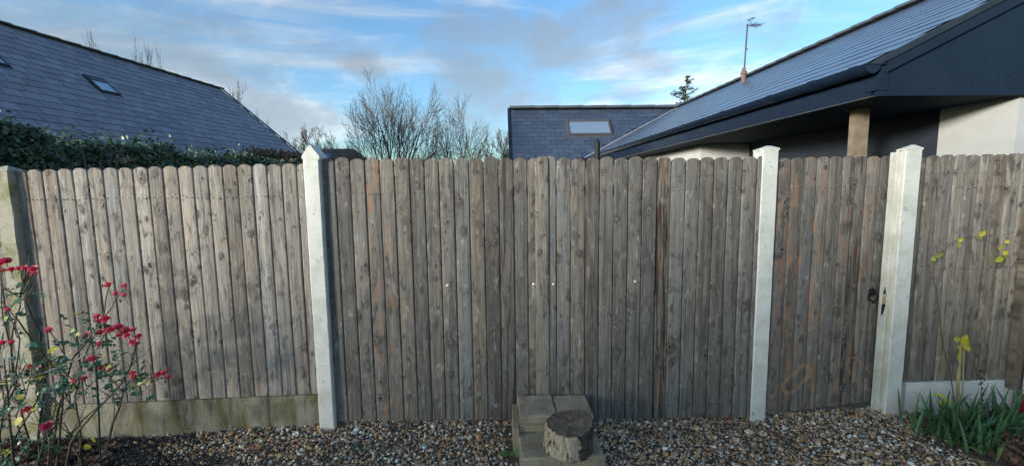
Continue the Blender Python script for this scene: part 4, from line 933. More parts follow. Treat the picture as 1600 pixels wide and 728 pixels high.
# ------------------------------------------------------------------ vegetation
def hedge():
    t = thing('hedge', 'dense dark evergreen hedge behind the left fence panel', 'hedge', (-4.5, 1.5, -0.3))
    xh = -4.05
    def top(y): return 1.57 + 0.135 * 4.05 * (1 + 0.02 * math.sin(y * 2)) + 0.05 * math.sin(y * 3.3) + 0.035 * math.sin(y * 7.7 + 1)
    n = 52000; y = 0.35 + 10.5 * nrg.random(n) ** 1.6
    P, S_, NN = [], [], []
    for yy in y:
        tz = top(yy); u = rng.random()
        if u < 0.62: p = (xh - abs(rng.gauss(0, 0.10)) + 0.10 * math.sin(yy * 5 + 3), yy, tz - rng.random() ** 1.2 * 0.95); nrm = (1, -0.4, 0.5)
        elif u < 0.85: p = (xh - rng.random() * 1.1, yy, tz - abs(rng.gauss(0, 0.05)) + rng.random() ** 6 * 0.18); nrm = (0.2, -0.3, 1)
        else: p = (xh - rng.random() * 1.2, 0.35 + abs(rng.gauss(0, 0.07)), top(0.4) - rng.random() * 1.0); nrm = (0.3, -1, 0.4)
        c = 0.5 + 0.5 * math.sin(p[1] * 9 + p[2] * 11) * math.sin(p[0] * 10 + p[2] * 7)
        if c < 0.22 and rng.random() < 0.6: continue
        P.append(p); NN.append(nrm); S_.append(0.0145 * (1 + 0.05 * yy) * rng.uniform(0.7, 1.35))
    leaf_cloud('foliage', P, NN, S_, MT['hedge_leaf'], t, 0.75)
    core = MB(); ys = [0.5 + 10.3 * i / 20 for i in range(21)]; vs = []
    for q in ys: vs += [(xh - 0.22, q, -0.3), (xh - 0.20, q, top(q) - 0.16), (xh - 1.0, q, top(q) - 0.16), (xh - 1.0, q, -0.3)]
    core.add(vs, [(i * 4 + j, i * 4 + j + 1, i * 4 + 5 + j, i * 4 + 4 + j) for i in range(20) for j in range(3)] + [(0, 1, 2, 3), (83, 82, 81, 80)]); core.build('inner_twigs', MT['rose_wood'], t)
    for u0, v0, u1, v1, r in ((110, 265, 75, 235, .006), (134, 268, 128, 233, .012), (178, 270, 205, 218, .006), (112, 270, 112, 252, .016), (176, 275, 174, 236, .006), (300, 250, 303, 196, .005), (158, 266, 157, 254, .013)):
        a, b = at_y(u0, v0, 1.25), at_y(u1, v1, 1.25)
        if u0 == 300: a, b = at_y(u0, v0, 4.2), at_y(u1, v1, 4.2)
        MB().tube([a, a.lerp(b, 0.5) + vnoise() * 0.02, b], [r, r * .8, r * .5], 5).build('bare_stick', MT['twig'], t)

    # russet stretch near the far end, another kind of hedge plant
    t2 = thing('hedge', 'russet brown low hedge between the dark hedge and the pointed white post', 'hedge', (-4.0, 9.0, -0.3))
    P, NN, S_ = [], [], []
    for _ in range(5200):
        q = rng.random(); p0 = at_y(lerp(395, 475, q), lerp(236, 246, q), lerp(7.0, 9.0, rng.random())); p = p0 + Vector((rng.gauss(0, .12), rng.gauss(0, .2), -rng.random() ** 1.3 * 0.7 + rng.random() ** 4 * .12))
        P.append(p); NN.append((0.3, -1, 0.5)); S_.append(0.026 * rng.uniform(.6, 1.3))
    leaf_cloud('foliage', P, NN, S_, MT['hedge_brown'], t2, 0.9)
def leaf_cloud(name, P, NN, sz, mat, parent, jit=0.8, long_=1.5):
    n = len(P); P = np.array([tuple(p) for p in P]); N_ = np.array(NN, float) + nrg.normal(0, jit, (n, 3)); N_ /= np.linalg.norm(N_, axis=1)[:, None]
    r = nrg.normal(0, 1, (n, 3)); A = np.cross(N_, r); A /= np.linalg.norm(A, axis=1)[:, None]; B = np.cross(N_, A); s = np.array(sz)[:, None]
    v = np.stack([P - A * s * long_, P - A * s * .1 + B * s + N_ * s * .35, P + A * s * long_, P - A * s * .1 - B * s + N_ * s * .35], 1)
    o = np.array(parent.location) if parent else np.zeros(3)
    f = np.arange(n * 4).reshape(n, 4); me = bpy.data.meshes.new(name); me.vertices.add(n * 4); me.vertices.foreach_set('co', (v - o).astype(np.float32).ravel())
    me.loops.add(n * 4); me.loops.foreach_set('vertex_index', f.astype(np.int32).ravel()); me.polygons.add(n); me.polygons.foreach_set('loop_start', np.arange(0, n * 4, 4, dtype=np.int32)); me.materials.append(mat); me.update(); me.validate()
    ob = bpy.data.objects.new(name, me); C.objects.link(ob); ob.parent = parent; return ob
hedge()

def bare_tree(label, base, height, width, seed, stems=6, dens=1.0, tw=None, name='bare_tree', group='leafless trees beyond the fence', up=0.5, minr=0.006, levels=4, cat='tree', wide=0.5):
    r = random.Random(seed); base = Vector(base); t = thing(name, label, cat, base, group)
    trunk, crown = MB(), MB()
    def rv(): return Vector((r.gauss(0, 1), r.gauss(0, 1), r.gauss(0, 1)))
    def grow(p, d, L, rad, lev):
        n = 6 if lev < 2 else 4; pts = [p.copy()]; rr = [rad]; q = p.copy(); dd = d.copy()
        for i in range(n):
            dd = (dd + rv() * (0.10 if lev < 2 else 0.075) + Vector((0, 0, up * (0.02 if lev == 0 else 0.14)))).normalized(); q = q + dd * (L / n); pts.append(q.copy()); rr.append(max(minr * 0.55, rad * (1 - 0.8 * (i + 1) / n)))
        (trunk if lev < 1 else crown).tube(pts, rr, 6 if lev == 0 else (4 if lev == 1 else 3), lev < 1)
        if lev >= levels: return
        k = int((8 if lev == 0 else 7 if lev == 1 else 5) * dens * r.uniform(0.8, 1.2))
        for c in range(k):
            f = (c + r.random()) / k * 0.72 + 0.28; i = min(n - 1, int(f * n)); a = pts[i].lerp(pts[i + 1], f * n - i); tdir = (pts[i + 1] - pts[i]).normalized()
            sd = rv(); sd = (sd - tdir * sd.dot(tdir)).normalized(); nd = (tdir + sd * r.uniform(.5, 1.0)).normalized()
            grow(a, nd, L * r.uniform(.42, .66) * (1.2 - 0.45 * f), max(minr, rr[i] * 0.5), lev + 1)
    th = height * 0.22
    trunk.tube([base, base + Vector((0, 0, th * 1.3))], [height * .03, height * .026], 8)
    for s in range(stems):
        an = (-1 + 2 * (s + r.uniform(.2, .8)) / stems) * math.radians(68) * wide; d = Vector((math.sin(an), r.gauss(0, .35), math.cos(an))).normalized()
        grow(base + Vector((r.gauss(0, width * .05), r.gauss(0, width * .05), th * r.uniform(.5, 1.3))), d, height * (.62 - .13 * abs(an) / 1.2) * r.uniform(.85, 1.05), height * .013, 0)
    zt = max(v[2] for v in crown.v) - base.z; xs = sorted(v[0] - base.x for v in crown.v); half = (xs[int(.985 * len(xs))] - xs[int(.015 * len(xs))]) / 2; cx = (xs[int(.985 * len(xs))] + xs[int(.015 * len(xs))]) / 2
    fz = height / zt; fx = (width / 2) / half
    for mb in (trunk, crown): mb.v = [(base.x + (v[0] - base.x - cx * min(1, max(0, (v[2] - base.z) / zt * 2))) * fx, base.y + (v[1] - base.y) * fx, base.z + (v[2] - base.z) * fz) for v in mb.v]
    trunk.build('trunk', MT['bark'], t); crown.build('crown', tw or MT['twig'], t)
def tree_at(label, u0, u1, vtop, Y, seed, **k):
    a, b = at_y(u0, vtop, Y), at_y(u1, vtop, Y); h = (a.z + b.z) / 2 + 0.3; bx = (a.x + b.x) / 2
    bare_tree(label, (bx, Y, -0.3), h, abs(b.x - a.x), seed, **k)
tree_at('tallest bare tree with purple grey twigs left of the middle', 522, 716, 114, 12.0, 12, stems=17, dens=0.98, levels=3, minr=0.0080, wide=1.15)
tree_at('bare tree with lichen green twigs right of the tallest one', 636, 770, 146, 12.6, 29, stems=15, dens=0.98, levels=3, tw=MT['twig_green'], minr=0.0078, wide=1.1)
tree_at('small bare tree right above the pointed white post', 448, 545, 190, 19.0, 31, stems=7, dens=0.85, minr=0.012)
tree_at('smaller bare tree just right of the left house verge', 428, 474, 203, 21.0, 37, stems=5, dens=0.85, minr=0.012)
tree_at('low bare tree between the lichened tree and the slate roofed wing', 752, 825, 198, 17.0, 41, stems=6, dens=.9, minr=0.011)
tree_at('leftmost bare treetop showing over the ridge of the left house', 88, 165, 34, 17.5, 53, stems=11, dens=1.0, minr=0.016, wide=.7, up=.9, levels=3)
tree_at('second bare treetop from the left over the ridge of the left house', 145, 230, 46, 17.9, 54, stems=12, dens=1.0, minr=0.016, wide=.7, up=.9, levels=3)
tree_at('third bare treetop from the left over the ridge of the left house', 205, 292, 72, 18.4, 55, stems=12, dens=1.0, minr=0.016, wide=.7, up=.9, levels=3)
tree_at('bare treetop beyond the far end of the left house ridge', 330, 405, 118, 17.5, 59, stems=11, dens=1.0, minr=0.016, wide=.8, up=.8, levels=3)

def russet_bush():
    c = at_y(728, 226, 11.0); t = thing('bush', 'round russet bush under the bare trees', 'bush', (c.x, 11.0, -0.3))
    P, NN, S_ = [], [], []; m = MB()
    for _ in range(4200):
        d = vnoise(); d.normalize(); d.z = abs(d.z) ** .8; rr = rng.uniform(.55, 1.02)
        P.append((c.x + d.x * rr * .85, 11.0 + d.y * rr * .8, -0.2 + d.z * rr * (c.z + .2) )); NN.append(tuple(d)); S_.append(rng.uniform(.012, .026))
    for k in range(30):
        d = Vector((rng.gauss(0, .4), rng.gauss(0, .4), 1)); b0 = Vector((c.x, 11, -0.3)); m.tube([b0, b0 + d * (c.z * .55), b0 + d * (c.z * .98)], [.02, .012, .005], 4)
    m.build('stem', MT['bark'], t); leaf_cloud('foliage', P, NN, S_, leaf_material('russet_leaf', [(.10, .05, .032), (.15, .075, .045), (.07, .045, .03)], .7), t, .9)
russet_bush()

def shed():
    a = at_y(470, 229, 14.0); b = at_y(530, 229, 14.0); c = at_y(562, 250, 14.0); zt = a.z; ze = c.z - 0.3
    t = thing('shed', 'distant shed with a brown mossy roof right of the pointed white post', 'shed', ((a.x + b.x) / 2, 15, -0.3))
    m = MB(); x0, x1 = at_y(455, 245, 14).x, c.x
    m.hexa([(x0, 14, ze), (x1, 14, ze), (b.x, 15.6, zt), (a.x, 15.6, zt), (x0, 14, ze + .06), (x1, 14, ze + .06), (b.x, 15.6, zt + .06), (a.x, 15.6, zt + .06)])
    m.hexa([(a.x, 15.6, zt), (b.x, 15.6, zt), (x1, 17.2, ze), (x0, 17.2, ze), (a.x, 15.6, zt + .06), (b.x, 15.6, zt + .06), (x1, 17.2, ze + .06), (x0, 17.2, ze + .06)])
    m.add([(x1, 14, ze), (x1, 17.2, ze), (b.x, 15.6, zt + .06)], [(0, 1, 2)]); m.add([(x0, 14, ze), (a.x, 15.6, zt + .06), (x0, 17.2, ze)], [(0, 1, 2)])
    m.build('roof', MT['moss_roof'], t)
    MB().box((x0 + .2, 14.2, -.3), (x1 - .2, 17, ze + .02)).build('wall', MT['oak'], t)
    q0, q1 = at_y(500, 236, 14.3), at_y(512, 246, 14.3)
    k = (zt - ze) / 1.6
    f = lambda x, y: (x, y, ze + (y - 14) * k + .064)
    MB().hexa([f(q0.x, 14.2), f(q1.x, 14.2), f(q1.x - .1, 15.1), f(q0.x - .1, 15.1)] + [tuple(Vector(f(x, y)) + Vector((0, 0, .02))) for x, y in ((q0.x, 14.2), (q1.x, 14.2), (q1.x - .1, 15.1), (q0.x - .1, 15.1))]).build('roof_patch', MT['slate_blue'], t)
shed()

def conifer():
    Y = 19.0; top = at_y(1074, 119, Y); low = at_y(1070, 165, Y); bx = at_y(1069, 165, Y).x; wd = at_y(1094, 160, Y).x - at_y(1046, 160, Y).x
    t = thing('conifer', 'dark conifer treetop showing behind the roof ridge of the wing', 'tree', (bx, Y, -0.3))
    tp = Vector((top.x, Y, top.z)); tk = MB(); tk.tube([(bx, Y, -.3), (bx, Y, low.z), tp], [.16, .06, .012], 8); tk.build('trunk', MT['bark'], t)
    P, NN, S_ = [], [], []; br = MB(); Hh = top.z - low.z; r = random.Random(5)
    lv = 19
    for i in range(lv):
        k = i / lv * 2.2; z = top.z - 0.06 - k * Hh * .9; c = Vector((lerp(top.x, bx, min(1, k)), Y, z)); L = (0.10 + wd * .56 * min(1.15, k ** .8)) 
        for j in range(4):
            a = r.random() * 6.28; l = L * r.choice((.45, .7, .95, 1.25)) * r.uniform(.8, 1.15); d = Vector((math.cos(a), math.sin(a), 0)); pts = [c + d * l * f + Vector((0, 0, .16 * l * f - .10 * l * f * f * 2 + .20 * l * f ** 3)) for f in (0, .33, .66, 1)]
            br.tube(pts, [.016, .012, .009, .004], 3, False)
            for q in range(int(20 + 46 * l)):
                f = r.uniform(.15, 1.0); p = c + d * l * f + Vector((0, 0, .16 * l * f - .2 * l * f * f + .2 * l * f ** 3)); P.append(p + Vector((r.gauss(0, .035), r.gauss(0, .035), r.gauss(-.02, .03)))); NN.append((r.gauss(0, 1), r.gauss(0, 1), 1)); S_.append(r.uniform(.012, .026))
    br.build('branch', MT['bark'], t); leaf_cloud('needles', P, NN, S_, MT['conifer'], t, .7, 2.4)
conifer()

# ------------------------------------------------------------------ rose bush
def leaflet(m, p, d, n, L):
    d = d.normalized(); s = d.cross(n).normalized(); n = s.cross(d)
    w = L * .36; pts = []
    rows = [(0, .05), (.25, .8), (.55, 1.0), (.82, .62), (1.0, .03)]
    vs = []
    for f, q in rows:
        c = p + d * L * f + n * (-.10 * L * f * f); vs += [c - s * w * q + n * .12 * w * q, c, c + s * w * q + n * .12 * w * q]
    m.add(vs, [(i * 3 + j, i * 3 + j + 1, i * 3 + j + 4, i * 3 + j + 3) for i in range(4) for j in range(2)])
def rose_leaf(m, p, d, n, L, k=5):
    d = d.normalized(); s = d.cross(n).normalized(); m.tube([p, p + d * L * .5, p + d * L], [.0016, .0012, .0009], 3, False)
    leaflet(m, p + d * L, d, n, L * .62)
    for i, f in enumerate((.92, .48)[: (k - 1) // 2]):
        for q in (-1, 1): leaflet(m, p + d * L * f, d * .55 + s * q, n, L * .52)
def bloom(parent, p, r, seed):
    q = random.Random(seed); m = MB(); up = Vector((q.gauss(0, .35), -.45 + q.gauss(0, .3), 1)).normalized(); a0 = up.orthogonal().normalized(); b0 = up.cross(a0)
    for ring, (k, op, rr, hh) in enumerate(((4, .25, .45, 1.15), (5, .6, .80, 1.1), (6, 1.0, 1.05, .9))):
        for j in range(k):
            an = 6.283 * (j + q.random() * .5 + ring * .4) / k; d = a0 * math.cos(an) + b0 * math.sin(an); s = up.cross(d); vs = []
            for f, wd in ((0, .25), (.5, .95), (.85, .9), (1.0, .45)):
                out = rr * math.sin(op * f) ; z = hh * f * (1 - .35 * op * f * f) - .3
                c = p + (d * out + up * z) * r; w = .5 * wd * r * (.7 + .3 * rr)
                vs += [c - s * w + d * -.10 * r, c + d * .04 * r, c + s * w + d * -.10 * r]
            m.add(vs, [(i * 3 + j_, i * 3 + j_ + 1, i * 3 + j_ + 4, i * 3 + j_ + 3) for i in range(3) for j_ in range(2)])
    return m.build('bloom', MT['petal'], parent)
def rose():
    t = thing('rose_bush', 'thorny rose bush with clusters of red flowers in front of the left fence', 'rose bush', (-2.6, -0.42, -0.12))
    Y = lambda: -0.40 + rng.gauss(0, 0.05)
    stems = [  # pixel polylines, thickness
        ([(62, 760), (60, 680), (70, 600), (62, 520), (40, 470), (12, 455)], .007), ([(40, 760), (45, 690), (22, 600), (15, 540), (30, 480), (38, 430)], .006),
        ([(85, 760), (95, 660), (100, 590), (60, 545), (28, 500), (2, 470)], .006), ([(100, 760), (110, 690), (150, 640), (190, 600), (205, 570), (212, 535)], .008),
        ([(110, 760), (165, 700), (185, 640), (198, 600), (207, 588)], .0075), ([(90, 700), (130, 655), (170, 620), (225, 600), (258, 588)], .006),
        ([(75, 740), (92, 640), (112, 560), (138, 530), (160, 500), (170, 450)], .0065), ([(30, 760), (18, 690), (12, 610), (6, 560)], .007),
        ([(55, 740), (70, 690), (95, 650), (145, 597)], .006), ([(120, 760), (128, 690), (118, 620), (130, 560), (150, 520)], .006),
        ([(10, 760), (0, 680), (8, 620), (40, 570)], .006), ([(70, 755), (80, 690), (60, 640), (43, 645)], .006),
        ([(150, 545), (165, 520), (195, 515), (212, 528)], .0035), ([(160, 500), (180, 470), (196, 450)], .0032), ([(40, 470), (45, 440), (52, 424)], .003),
        ([(95, 620), (105, 560), (80, 520)], .0035), ([(205, 590), (235, 592), (262, 588)], .003), ([(60, 545), (50, 575), (46, 600)], .0035), ([(85, 690), (72, 668), (70, 660)], .004), ([(15, 540), (5, 500), (2, 420)], .004),
        ([(100, 640), (60, 600), (35, 560)], .004), ([(20, 690), (50, 640), (75, 580), (72, 540)], .005), ([(0, 650), (25, 600), (30, 530), (12, 485)], .005), ([(140, 760), (125, 720), (100, 660)], .006), ([(35, 700), (25, 650), (45, 600)], .005), ([(-20, 700), (-10, 600), (5, 520)], .006)]
    segs = []
    for poly, r in stems:
        y = Y(); pts = [at_y(u, v, y + .06 * math.sin(i * 1.7 + y * 40)) for i, (u, v) in enumerate(poly)]
        fine = []
        for a, b in zip(pts[:-1], pts[1:]):
            for k in range(3): fine.append(a.lerp(b, k / 3) + vnoise() * .004)
        fine.append(pts[-1]); m = MB(); n = len(fine); rad = [r * (1 - .6 * i / n) for i in range(n)]; m.tube(fine, rad, 6)
        for i in range(1, n - 1):          # thorns and side shoots
            if rng.random() < .7: d = vnoise(); m.tube([fine[i], fine[i] + d.normalized() * .014], [.0028, .0004], 3, False)
        m.build('stem', MT['rose_stem'] if r < .0066 or rng.random() < .4 else MT['rose_wood'], t); segs.append(fine)
    # side shoots
    tw = []
    for _ in range(80):
        s = rng.choice(segs[:12] + segs[20:]); i = rng.randrange(3, len(s)); a = s[i]; d = Vector((rng.gauss(.1, .7), rng.gauss(-.1, .35), rng.uniform(.1, 1.2))).normalized(); L = rng.uniform(.06, .2)
        p = [a, a + d * L * .5 + vnoise() * .01, a + d * L + Vector((0, 0, .02))]; MB().tube(p, [.0028, .0022, .0014], 4, False).build('stem', MT['rose_stem'], t); tw.append(p)
    pool = [s[i] for s in segs for i in range(4, len(s))] + [p[k] for p in tw for k in (1, 2)]
    hot = [(36, 462, 4), (50, 472, 3), (125, 495, 6), (135, 540, 6), (105, 570, 10), (80, 545, 6), (185, 560, 9), (195, 585, 10), (150, 575, 7), (225, 612, 6), (60, 620, 6), (20, 560, 6), (95, 600, 8), (40, 690, 8), (10, 650, 7), (75, 700, 6), (110, 620, 6), (60, 580, 6), (180, 600, 6), (20, 510, 4), (160, 520, 4), (8, 720, 6), (25, 600, 6)]
    n = 0
    for u, v, k in hot:
        for _ in range(int(k * 1.5) + 1):
            p = at_y(u + rng.gauss(0, 15), v + rng.gauss(0, 11), -.40 + rng.gauss(0, .06)); m = MB(); d = Vector((rng.gauss(0, 1), rng.gauss(-.3, .6), rng.gauss(.1, .5)))
            rose_leaf(m, p, d, Vector((rng.gauss(0, .5), rng.gauss(-.7, .5), 1)), rng.uniform(.030, .052), rng.choice((3, 5, 5))); yel = rng.random() < .07
            m.build('leaf', MT['yellow_leaf'] if yel else MT['rose_leaf'], t); n += 1
    for u, v, s in ((22, 660, .05), (110, 518, .025), (118, 523, .022), (140, 644, .014), (38, 622, .03), (148, 690, .03), (142, 700, .03), (214, 600, .022), (228, 600, .022), (6, 500, .03), (116, 607, .018)):
        m = MB(); leaflet(m, at_y(u, v, -.46), Vector((rng.gauss(0, 1), -.2, .4)), Vector((0, -1, .6)), s * 1.3); m.build('leaf', MT['yellow_leaf'], t)
    bl = [(2, 411), (4, 423), (10, 408), (18, 422), (29, 420), (39, 419), (53, 421), (54, 429), (11, 485), (170, 446), (196, 447), (195, 462), (182, 459), (152, 495), (165, 498), (5, 536), (19, 535), (78, 516), (153, 502), (166, 499), (172, 516), (184, 512), (187, 524), (196, 517), (200, 524), (209, 516), (217, 526), (207, 534), (213, 538), (156, 537), (136, 524), (156, 520), (145, 561), (49, 573), (60, 576), (119, 593), (131, 592), (207, 583), (211, 589), (247, 586), (257, 583), (263, 590), (43, 640), (70, 668), (76, 664), (157, 575), (170, 577)]
    for i, (u, v) in enumerate(bl):
        p = at_y(u, v, -.42 + rng.gauss(0, .03)); r = rng.uniform(.021, .029) * (1.25 if i in (0, 3, 21, 40, 42, 44, 32) else 1); bloom(t, p, r, i)
        c = MB(); q = p - Vector((0, 0, r * .3)); c.tube([q + Vector((rng.gauss(0, .02), 0, -.05)), q + Vector((rng.gauss(0, .005), 0, -.02)), q], [.0014, .0014, .003], 4, False); c.build('stem', MT['rose_stem'], t)
    for u, v in ((138, 513), (145, 514), (168, 535), (160, 447), (158, 465), (188, 470), (85, 533), (258, 596)):
        p = at_y(u, v, -.42); MB().lathe(p, [(.001, -.008), (.006, -.004), (.0065, .002), (.004, .007), (.001, .012)], 8).build('bud', MT['hip'], t, smooth=True)
rose()
def rose_support():
    t = thing('plant_support', 'dark green wire plant support stuck among the rose stems', 'plant support', (-2.55, -0.5, -0.12))
    Y = -.50
    MB().tube([at_y(158, 745, Y), at_y(155, 660, Y), at_y(150, 570, Y)], .0042, 8).build('stake', MT['green_wire'], t)
    MB().tube([at_y(147, 548 + 0, Y), at_y(120, 562, Y), at_y(70, 582, Y - .03), at_y(20, 594, Y - .06), at_y(-25, 602, Y - .1)], .0036, 8).build('hoop', MT['green_wire'], t)
    MB().tube([at_y(u, v, -.46) for u, v in ((78, 618), (62, 640), (64, 662), (82, 655), (88, 632), (76, 616))], .0026, 6).build('loose_wire', MT['green_wire'], t)
rose_support()

# ------------------------------------------------------------------ right bed
def right_bed():
    def clump(label, u, v, n, hgt, seed, Yc, sp=.07):
        r = random.Random(seed); c = at_y(u, v, Yc); c.z = gz(c.x, c.y) - .01; t = thing('iris_clump', label, 'plant', c, 'green strap leaved clumps in the right bed')
        for i in range(n):
            a = r.uniform(0, 6.283); b = c + Vector((r.gauss(0, sp), r.gauss(0, sp * .6), 0)); lean = r.uniform(.2, 1.25); L = hgt * r.uniform(.65, 1.15); d = Vector((math.cos(a), math.sin(a) * .7, 0)); pts = []
            droop = r.uniform(0, .75) * lean
            for k in range(7):
                f = k / 6; pts.append(b + d * L * (lean * f * .75 + droop * .45 * f ** 3) + Vector((0, 0, L * (f * math.cos(lean * .6) - droop * .65 * f ** 2.6))))
            w = r.uniform(.008, .0125); m = MB(); s = d.cross(Vector((0, 0, 1))) * r.uniform(.6, 1) + Vector((r.gauss(0, .3), r.gauss(0, .3), 0)); m.blade(pts, [w * .8, w, w, w * .9, w * .7, w * .42, .0006], s, .35); m.build('leaf', MT['iris'], t)
        return t
    clump('green iris clump just in front of the pale gravel board, the left one', 1493, 660, 84, .30, 3, -.30, .10)
    clump('green iris clump at the right edge beside the red plinth', 1563, 664, 80, .32, 9, -.28, .09)
    k = clump('low green iris clump in front of the other two', 1527, 690, 36, .23, 14, -.42, .07)
    for u, v, du, dv in ((1500, 700, 35, 8), (1570, 690, -14, 34)):
        a, b = at_z(u, v, -.02), at_z(u + du, v + dv, -.01); m = MB(); m.blade([a, a.lerp(b, .5) + Vector((0, 0, .025)), b], [.004, .012, .001], Vector((0, 0, 1)).cross(b - a), .2); q = m.build('leaf', MT['iris_pale'], k); q['label'] = 'pale yellow green leaf lying forward'
    # dried stalk
    s = thing('dried_stalk', 'dark dried seed stalk rising from the iris leaves', 'stalk', at_y(1537, 680, -.3)); m = MB(); pts = [at_y(u, v, -.33) for u, v in ((1535, 700), (1537, 650), (1534, 610), (1531, 578))]; m.tube(pts, [.003, .0026, .002, .0015], 6)
    m.build('stem', MT['vine'], s); m = MB()
    for i in range(16):
        p = pts[3].lerp(pts[1], rng.random() * .9) + Vector((rng.gauss(0, .009), rng.gauss(0, .009), 0)); m.lathe(p, [(.001, -.005), (.006, 0), (.004, .006), (.001, .009)], 6)
    m.build('seed_heads', MT['nail'], s, kind='stuff')
    # climber with yellow leaves
    t = thing('climbing_plant', 'thin arching climber with a few yellow leaves against the right fence panel', 'climber', at_y(1490, 640, -.05))
    Y = -.035
    arch = [(1493, 640), (1485, 585), (1473, 540), (1466, 480), (1457, 425), (1461, 410), (1475, 392), (1490, 378), (1510, 371), (1530, 370), (1548, 378), (1560, 392), (1572, 402)]
    pts = [at_y(u, v, Y - .01 * (i % 2)) for i, (u, v) in enumerate(arch)]; MB().tube(pts, [.0038 - .0002 * i for i in range(13)], 5).build('stem', MT['vine'], t)
    for a in ([(1497, 645), (1498, 590), (1501, 545), (1504, 532)], [(1503, 645), (1505, 580), (1507, 540)], [(1492, 648), (1494, 610), (1497, 575)]):
        MB().tube([at_y(u, v, -.07) for u, v in a], .007 if a[0][0] == 1497 else .0045, 7).build('cane', MT['cane'], t)
    for u, v, du, dv in ((1462, 403, -10, 3), (1463, 402, 8, -6), (1466, 404, 5, 5), (1498, 378, 2, 10), (1497, 378, 3, -6), (1528, 370, -8, 2), (1529, 369, 6, -8), (1530, 370, 10, 4), (1560, 390, 6, -8), (1562, 392, -8, -7), (1567, 399, 8, 10), (1565, 397, 9, -3), (1568, 402, -12, 6), (1570, 380, 6, -4), (1501, 535, 8, -12), (1502, 536, 14, -3), (1500, 540, -8, 4), (1503, 538, 12, 8), (1500, 548, -5, 14), (1490, 530, 12, 0), (1508, 534, 8, -8)):
        p = at_y(u, v, Y - .02 if v < 500 else -.09); d = RT * du - UP * dv + FW * rng.gauss(-2, 3); m = MB(); leaflet(m, p, d, Vector((rng.gauss(0, .3), -1, .3)), math.hypot(du, dv) * .95 / 225 + .006); m.build('leaf', MT['yellow_leaf'], t)
    y = thing('young_shoot', 'small shoot with bright yellow leaves left of the iris clumps', 'plant', at_y(1475, 650, -.22)); MB().tube([at_y(1490, 665, -.25), at_y(1478, 640, -.25), at_y(1466, 618, -.25)], .003, 5).build('stem', MT['vine'], y)
    for u, v, du, dv in ((1466, 618, -8, -6), (1468, 620, 8, -6), (1475, 628, 10, -8), (1474, 628, 2, 12), (1478, 630, 9, 6), (1470, 624, -4, 8), (1482, 634, 8, -8)):
        m = MB(); leaflet(m, at_y(u, v, -.26), RT * du - UP * dv, Vector((rng.gauss(0, .3), -1, .5)), .036); m.build('leaf', MT['yellow_leaf'], y)
right_bed()

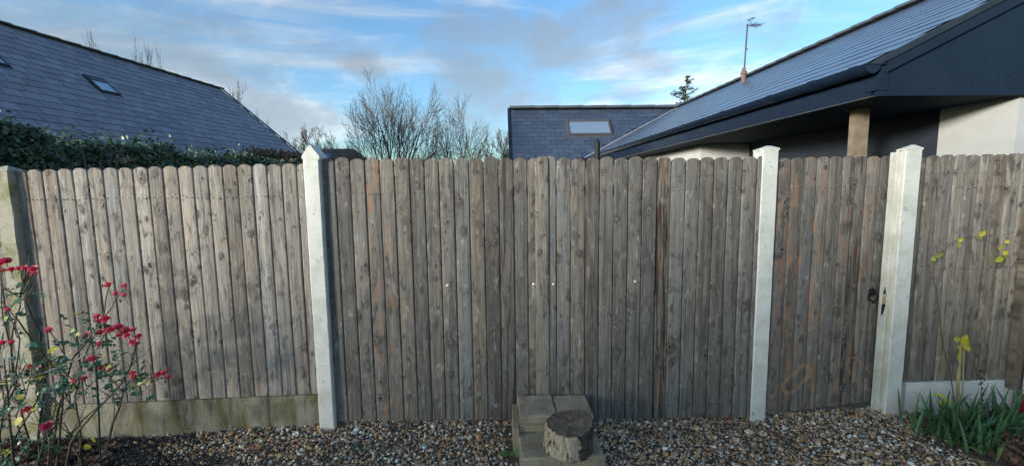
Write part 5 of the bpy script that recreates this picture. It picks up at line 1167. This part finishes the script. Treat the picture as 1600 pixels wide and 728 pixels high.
def dead_leaf_mb(p, L, r):
    m = MB(); a = r.uniform(0, 6.283); d = Vector((math.cos(a), math.sin(a), r.gauss(0, .25))).normalized(); n = Vector((r.gauss(0, .35), r.gauss(-.2, .35), 1)); s = d.cross(n).normalized(); n = s.cross(d); vs = []
    for f, w in ((0, .05), (.2, .62), (.4, .9), (.6, .75), (.8, .5), (1, .04)):
        c = p + d * L * (f - .5) + n * (.22 * L * (f - .5) ** 2 * r.uniform(.2, 2)); k = L * .42 * w * r.uniform(.8, 1.2)
        vs += [c - s * k + n * k * r.uniform(.1, .7), c - s * k * .4 + n * k * r.uniform(-.05, .15), c + s * k * .4, c + s * k + n * k * r.uniform(.1, .7)]
    m.add(vs, [(i * 4 + j, i * 4 + j + 1, i * 4 + j + 5, i * 4 + j + 4) for i in range(5) for j in range(3)]); return m
def leaves_on_ground():
    r = random.Random(12)
    lone = [(398, 715, .10, 'large rust brown dead leaf lying on the gravel between rose and double gate'), (148, 722, .09, 'brown dead leaf at the foot of the green wire stake'), (122, 705, .07, 'crumpled dead leaf left of the green wire stake'), (1435, 655, .07, 'dead leaf just right of the ridged white post foot'), (137, 680, .05, 'pinkish dead leaf against the stained gravel board')]
    for u, v, L, lab in lone:
        p = at_z(u, v, -.09); p.z = gz(p.x, p.y) + .022; tag(dead_leaf_mb(p, L, r).build('fallen_leaf', MT['dead_leaf'], smooth=False), lab, 'leaf', 'dead leaves on the ground')
    m = MB()
    for _ in range(420):
        if r.random() < .75: p = at_z(r.uniform(1440, 1640), 640 + 95 * r.random() ** .8, -.08); 
        else: p = at_z(r.uniform(-20, 190), r.uniform(690, 735), -.10)
        if p.y > -.06: p.y = -.06 - r.random() * .1
        if p.x > 0 and p.x < 2.86 + .25 * max(0, -p.y - .1): continue
        p.z = gz(p.x, p.y) + r.uniform(-.005, .03); q = dead_leaf_mb(p, r.uniform(.03, .085), r); m.add(q.v, q.f)
    m.build('leaf_litter', MT['dead_leaf'], kind='stuff')
    m = MB()
    for _ in range(70):
        p = at_z(r.uniform(1430, 1640), 645 + 85 * r.random(), -.07) if r.random() < .6 else at_z(r.uniform(0, 330), r.uniform(685, 735), -.09)
        if p.y > -.06: continue
        p.z = gz(p.x, p.y) + .012; d = Vector((r.gauss(0, 1), r.gauss(0, 1), 0)).normalized() * r.uniform(.03, .09); m.tube([p - d, p + vnoise() * .01, p + d], .0022, 4)
    m.build('fallen_twigs', MT['twig'], kind='stuff')
    for u, v, s, lab, mt in ((1348, 648, .026, 'largest grey pebble by the foot of the garden gate', (.26, .25, .23)), (1347, 684, .024, 'flat blue grey stone in the gravel before the garden gate', (.15, .18, .20)), (1141, 657, .026, 'pink red stone left of the chipped white post foot', (.36, .13, .11)), (1210, 696, .020, 'small blue grey stone in the gravel below the chipped post', (.17, .20, .22))):
        p = at_z(u, v, -.09); p.z = gz(p.x, p.y) + .012; mb = MB(); q = random.Random(u); mb.add([p + Vector((x * s * 1.2, y * s * .9, z * s * .55)) * (1 + q.gauss(0, .05)) if False else p + Vector((x * s * 1.2 * (1 + q.gauss(0, .06)), y * s * .9, z * s * .6)) for x, y, z in IV], [tuple(f) for f in IF.tolist()])
        tag(mb.build('stone', plain('stone_' + lab.split()[1], mt, .7), smooth=True), lab, 'stone')
    for i, (u, v, lab) in enumerate(((562, 712, 'low green weed in the gravel below the double gate'), (800, 718, 'small green weed left of the stacked blocks'))):
        p = at_z(u, v, -.09); p.z = gz(p.x, p.y) + .01; t = thing('weed', lab, 'plant', p)
        for _ in range(16 if i == 0 else 7):
            m = MB(); leaflet(m, p + Vector((r.gauss(0, .03), r.gauss(0, .02), .004)), Vector((r.gauss(0, 1), r.gauss(0, 1), .5)), Vector((0, -.3, 1)), r.uniform(.018, .035) if i == 0 else .045); m.build('leaf', MT['rose_leaf'] if i == 0 else MT['iris_pale'], t)
leaves_on_ground()

# ------------------------------------------------------------------ unseen bungalow added behind the camera, shaped to shade the lower fence
def shade_bungalow():
    t = thing('shading_bungalow', 'unseen rendered bungalow added behind the photographer to shade the fence', 'house', (-11.5, -16, -0.3))
    x0, x1, xr, y0, y1 = -17.2, -5.8, -11.5, -22, -12.0; ze, zr = 3.12, 4.35  # eaves and ridge set so the added shade line crosses the fence
    w = MB(); w.prism([(x0, y1, -.3), (x1, y1, -.3), (x1, y1, ze), (xr, y1, zr), (x0, y1, ze)], (0, y0 - y1, 0)); w.build('wall', MT['render'], t)
    rf = MB()
    for xa in (x0, x1):
        k = -0.35 if xa == x0 else 0.35; s = (zr - ze) / (xr - xa)
        rf.hexa([(xa + k, y0, ze + k * s + .02), (xr, y0, zr + .02), (xr, y1 + .3, zr + .02), (xa + k, y1 + .3, ze + k * s + .02), (xa + k, y0, ze + k * s + .14), (xr, y0, zr + .14), (xr, y1 + .3, zr + .14), (xa + k, y1 + .3, ze + k * s + .14)])
    rf.build('roof', MT['slate_grey'], t)
shade_bungalow()
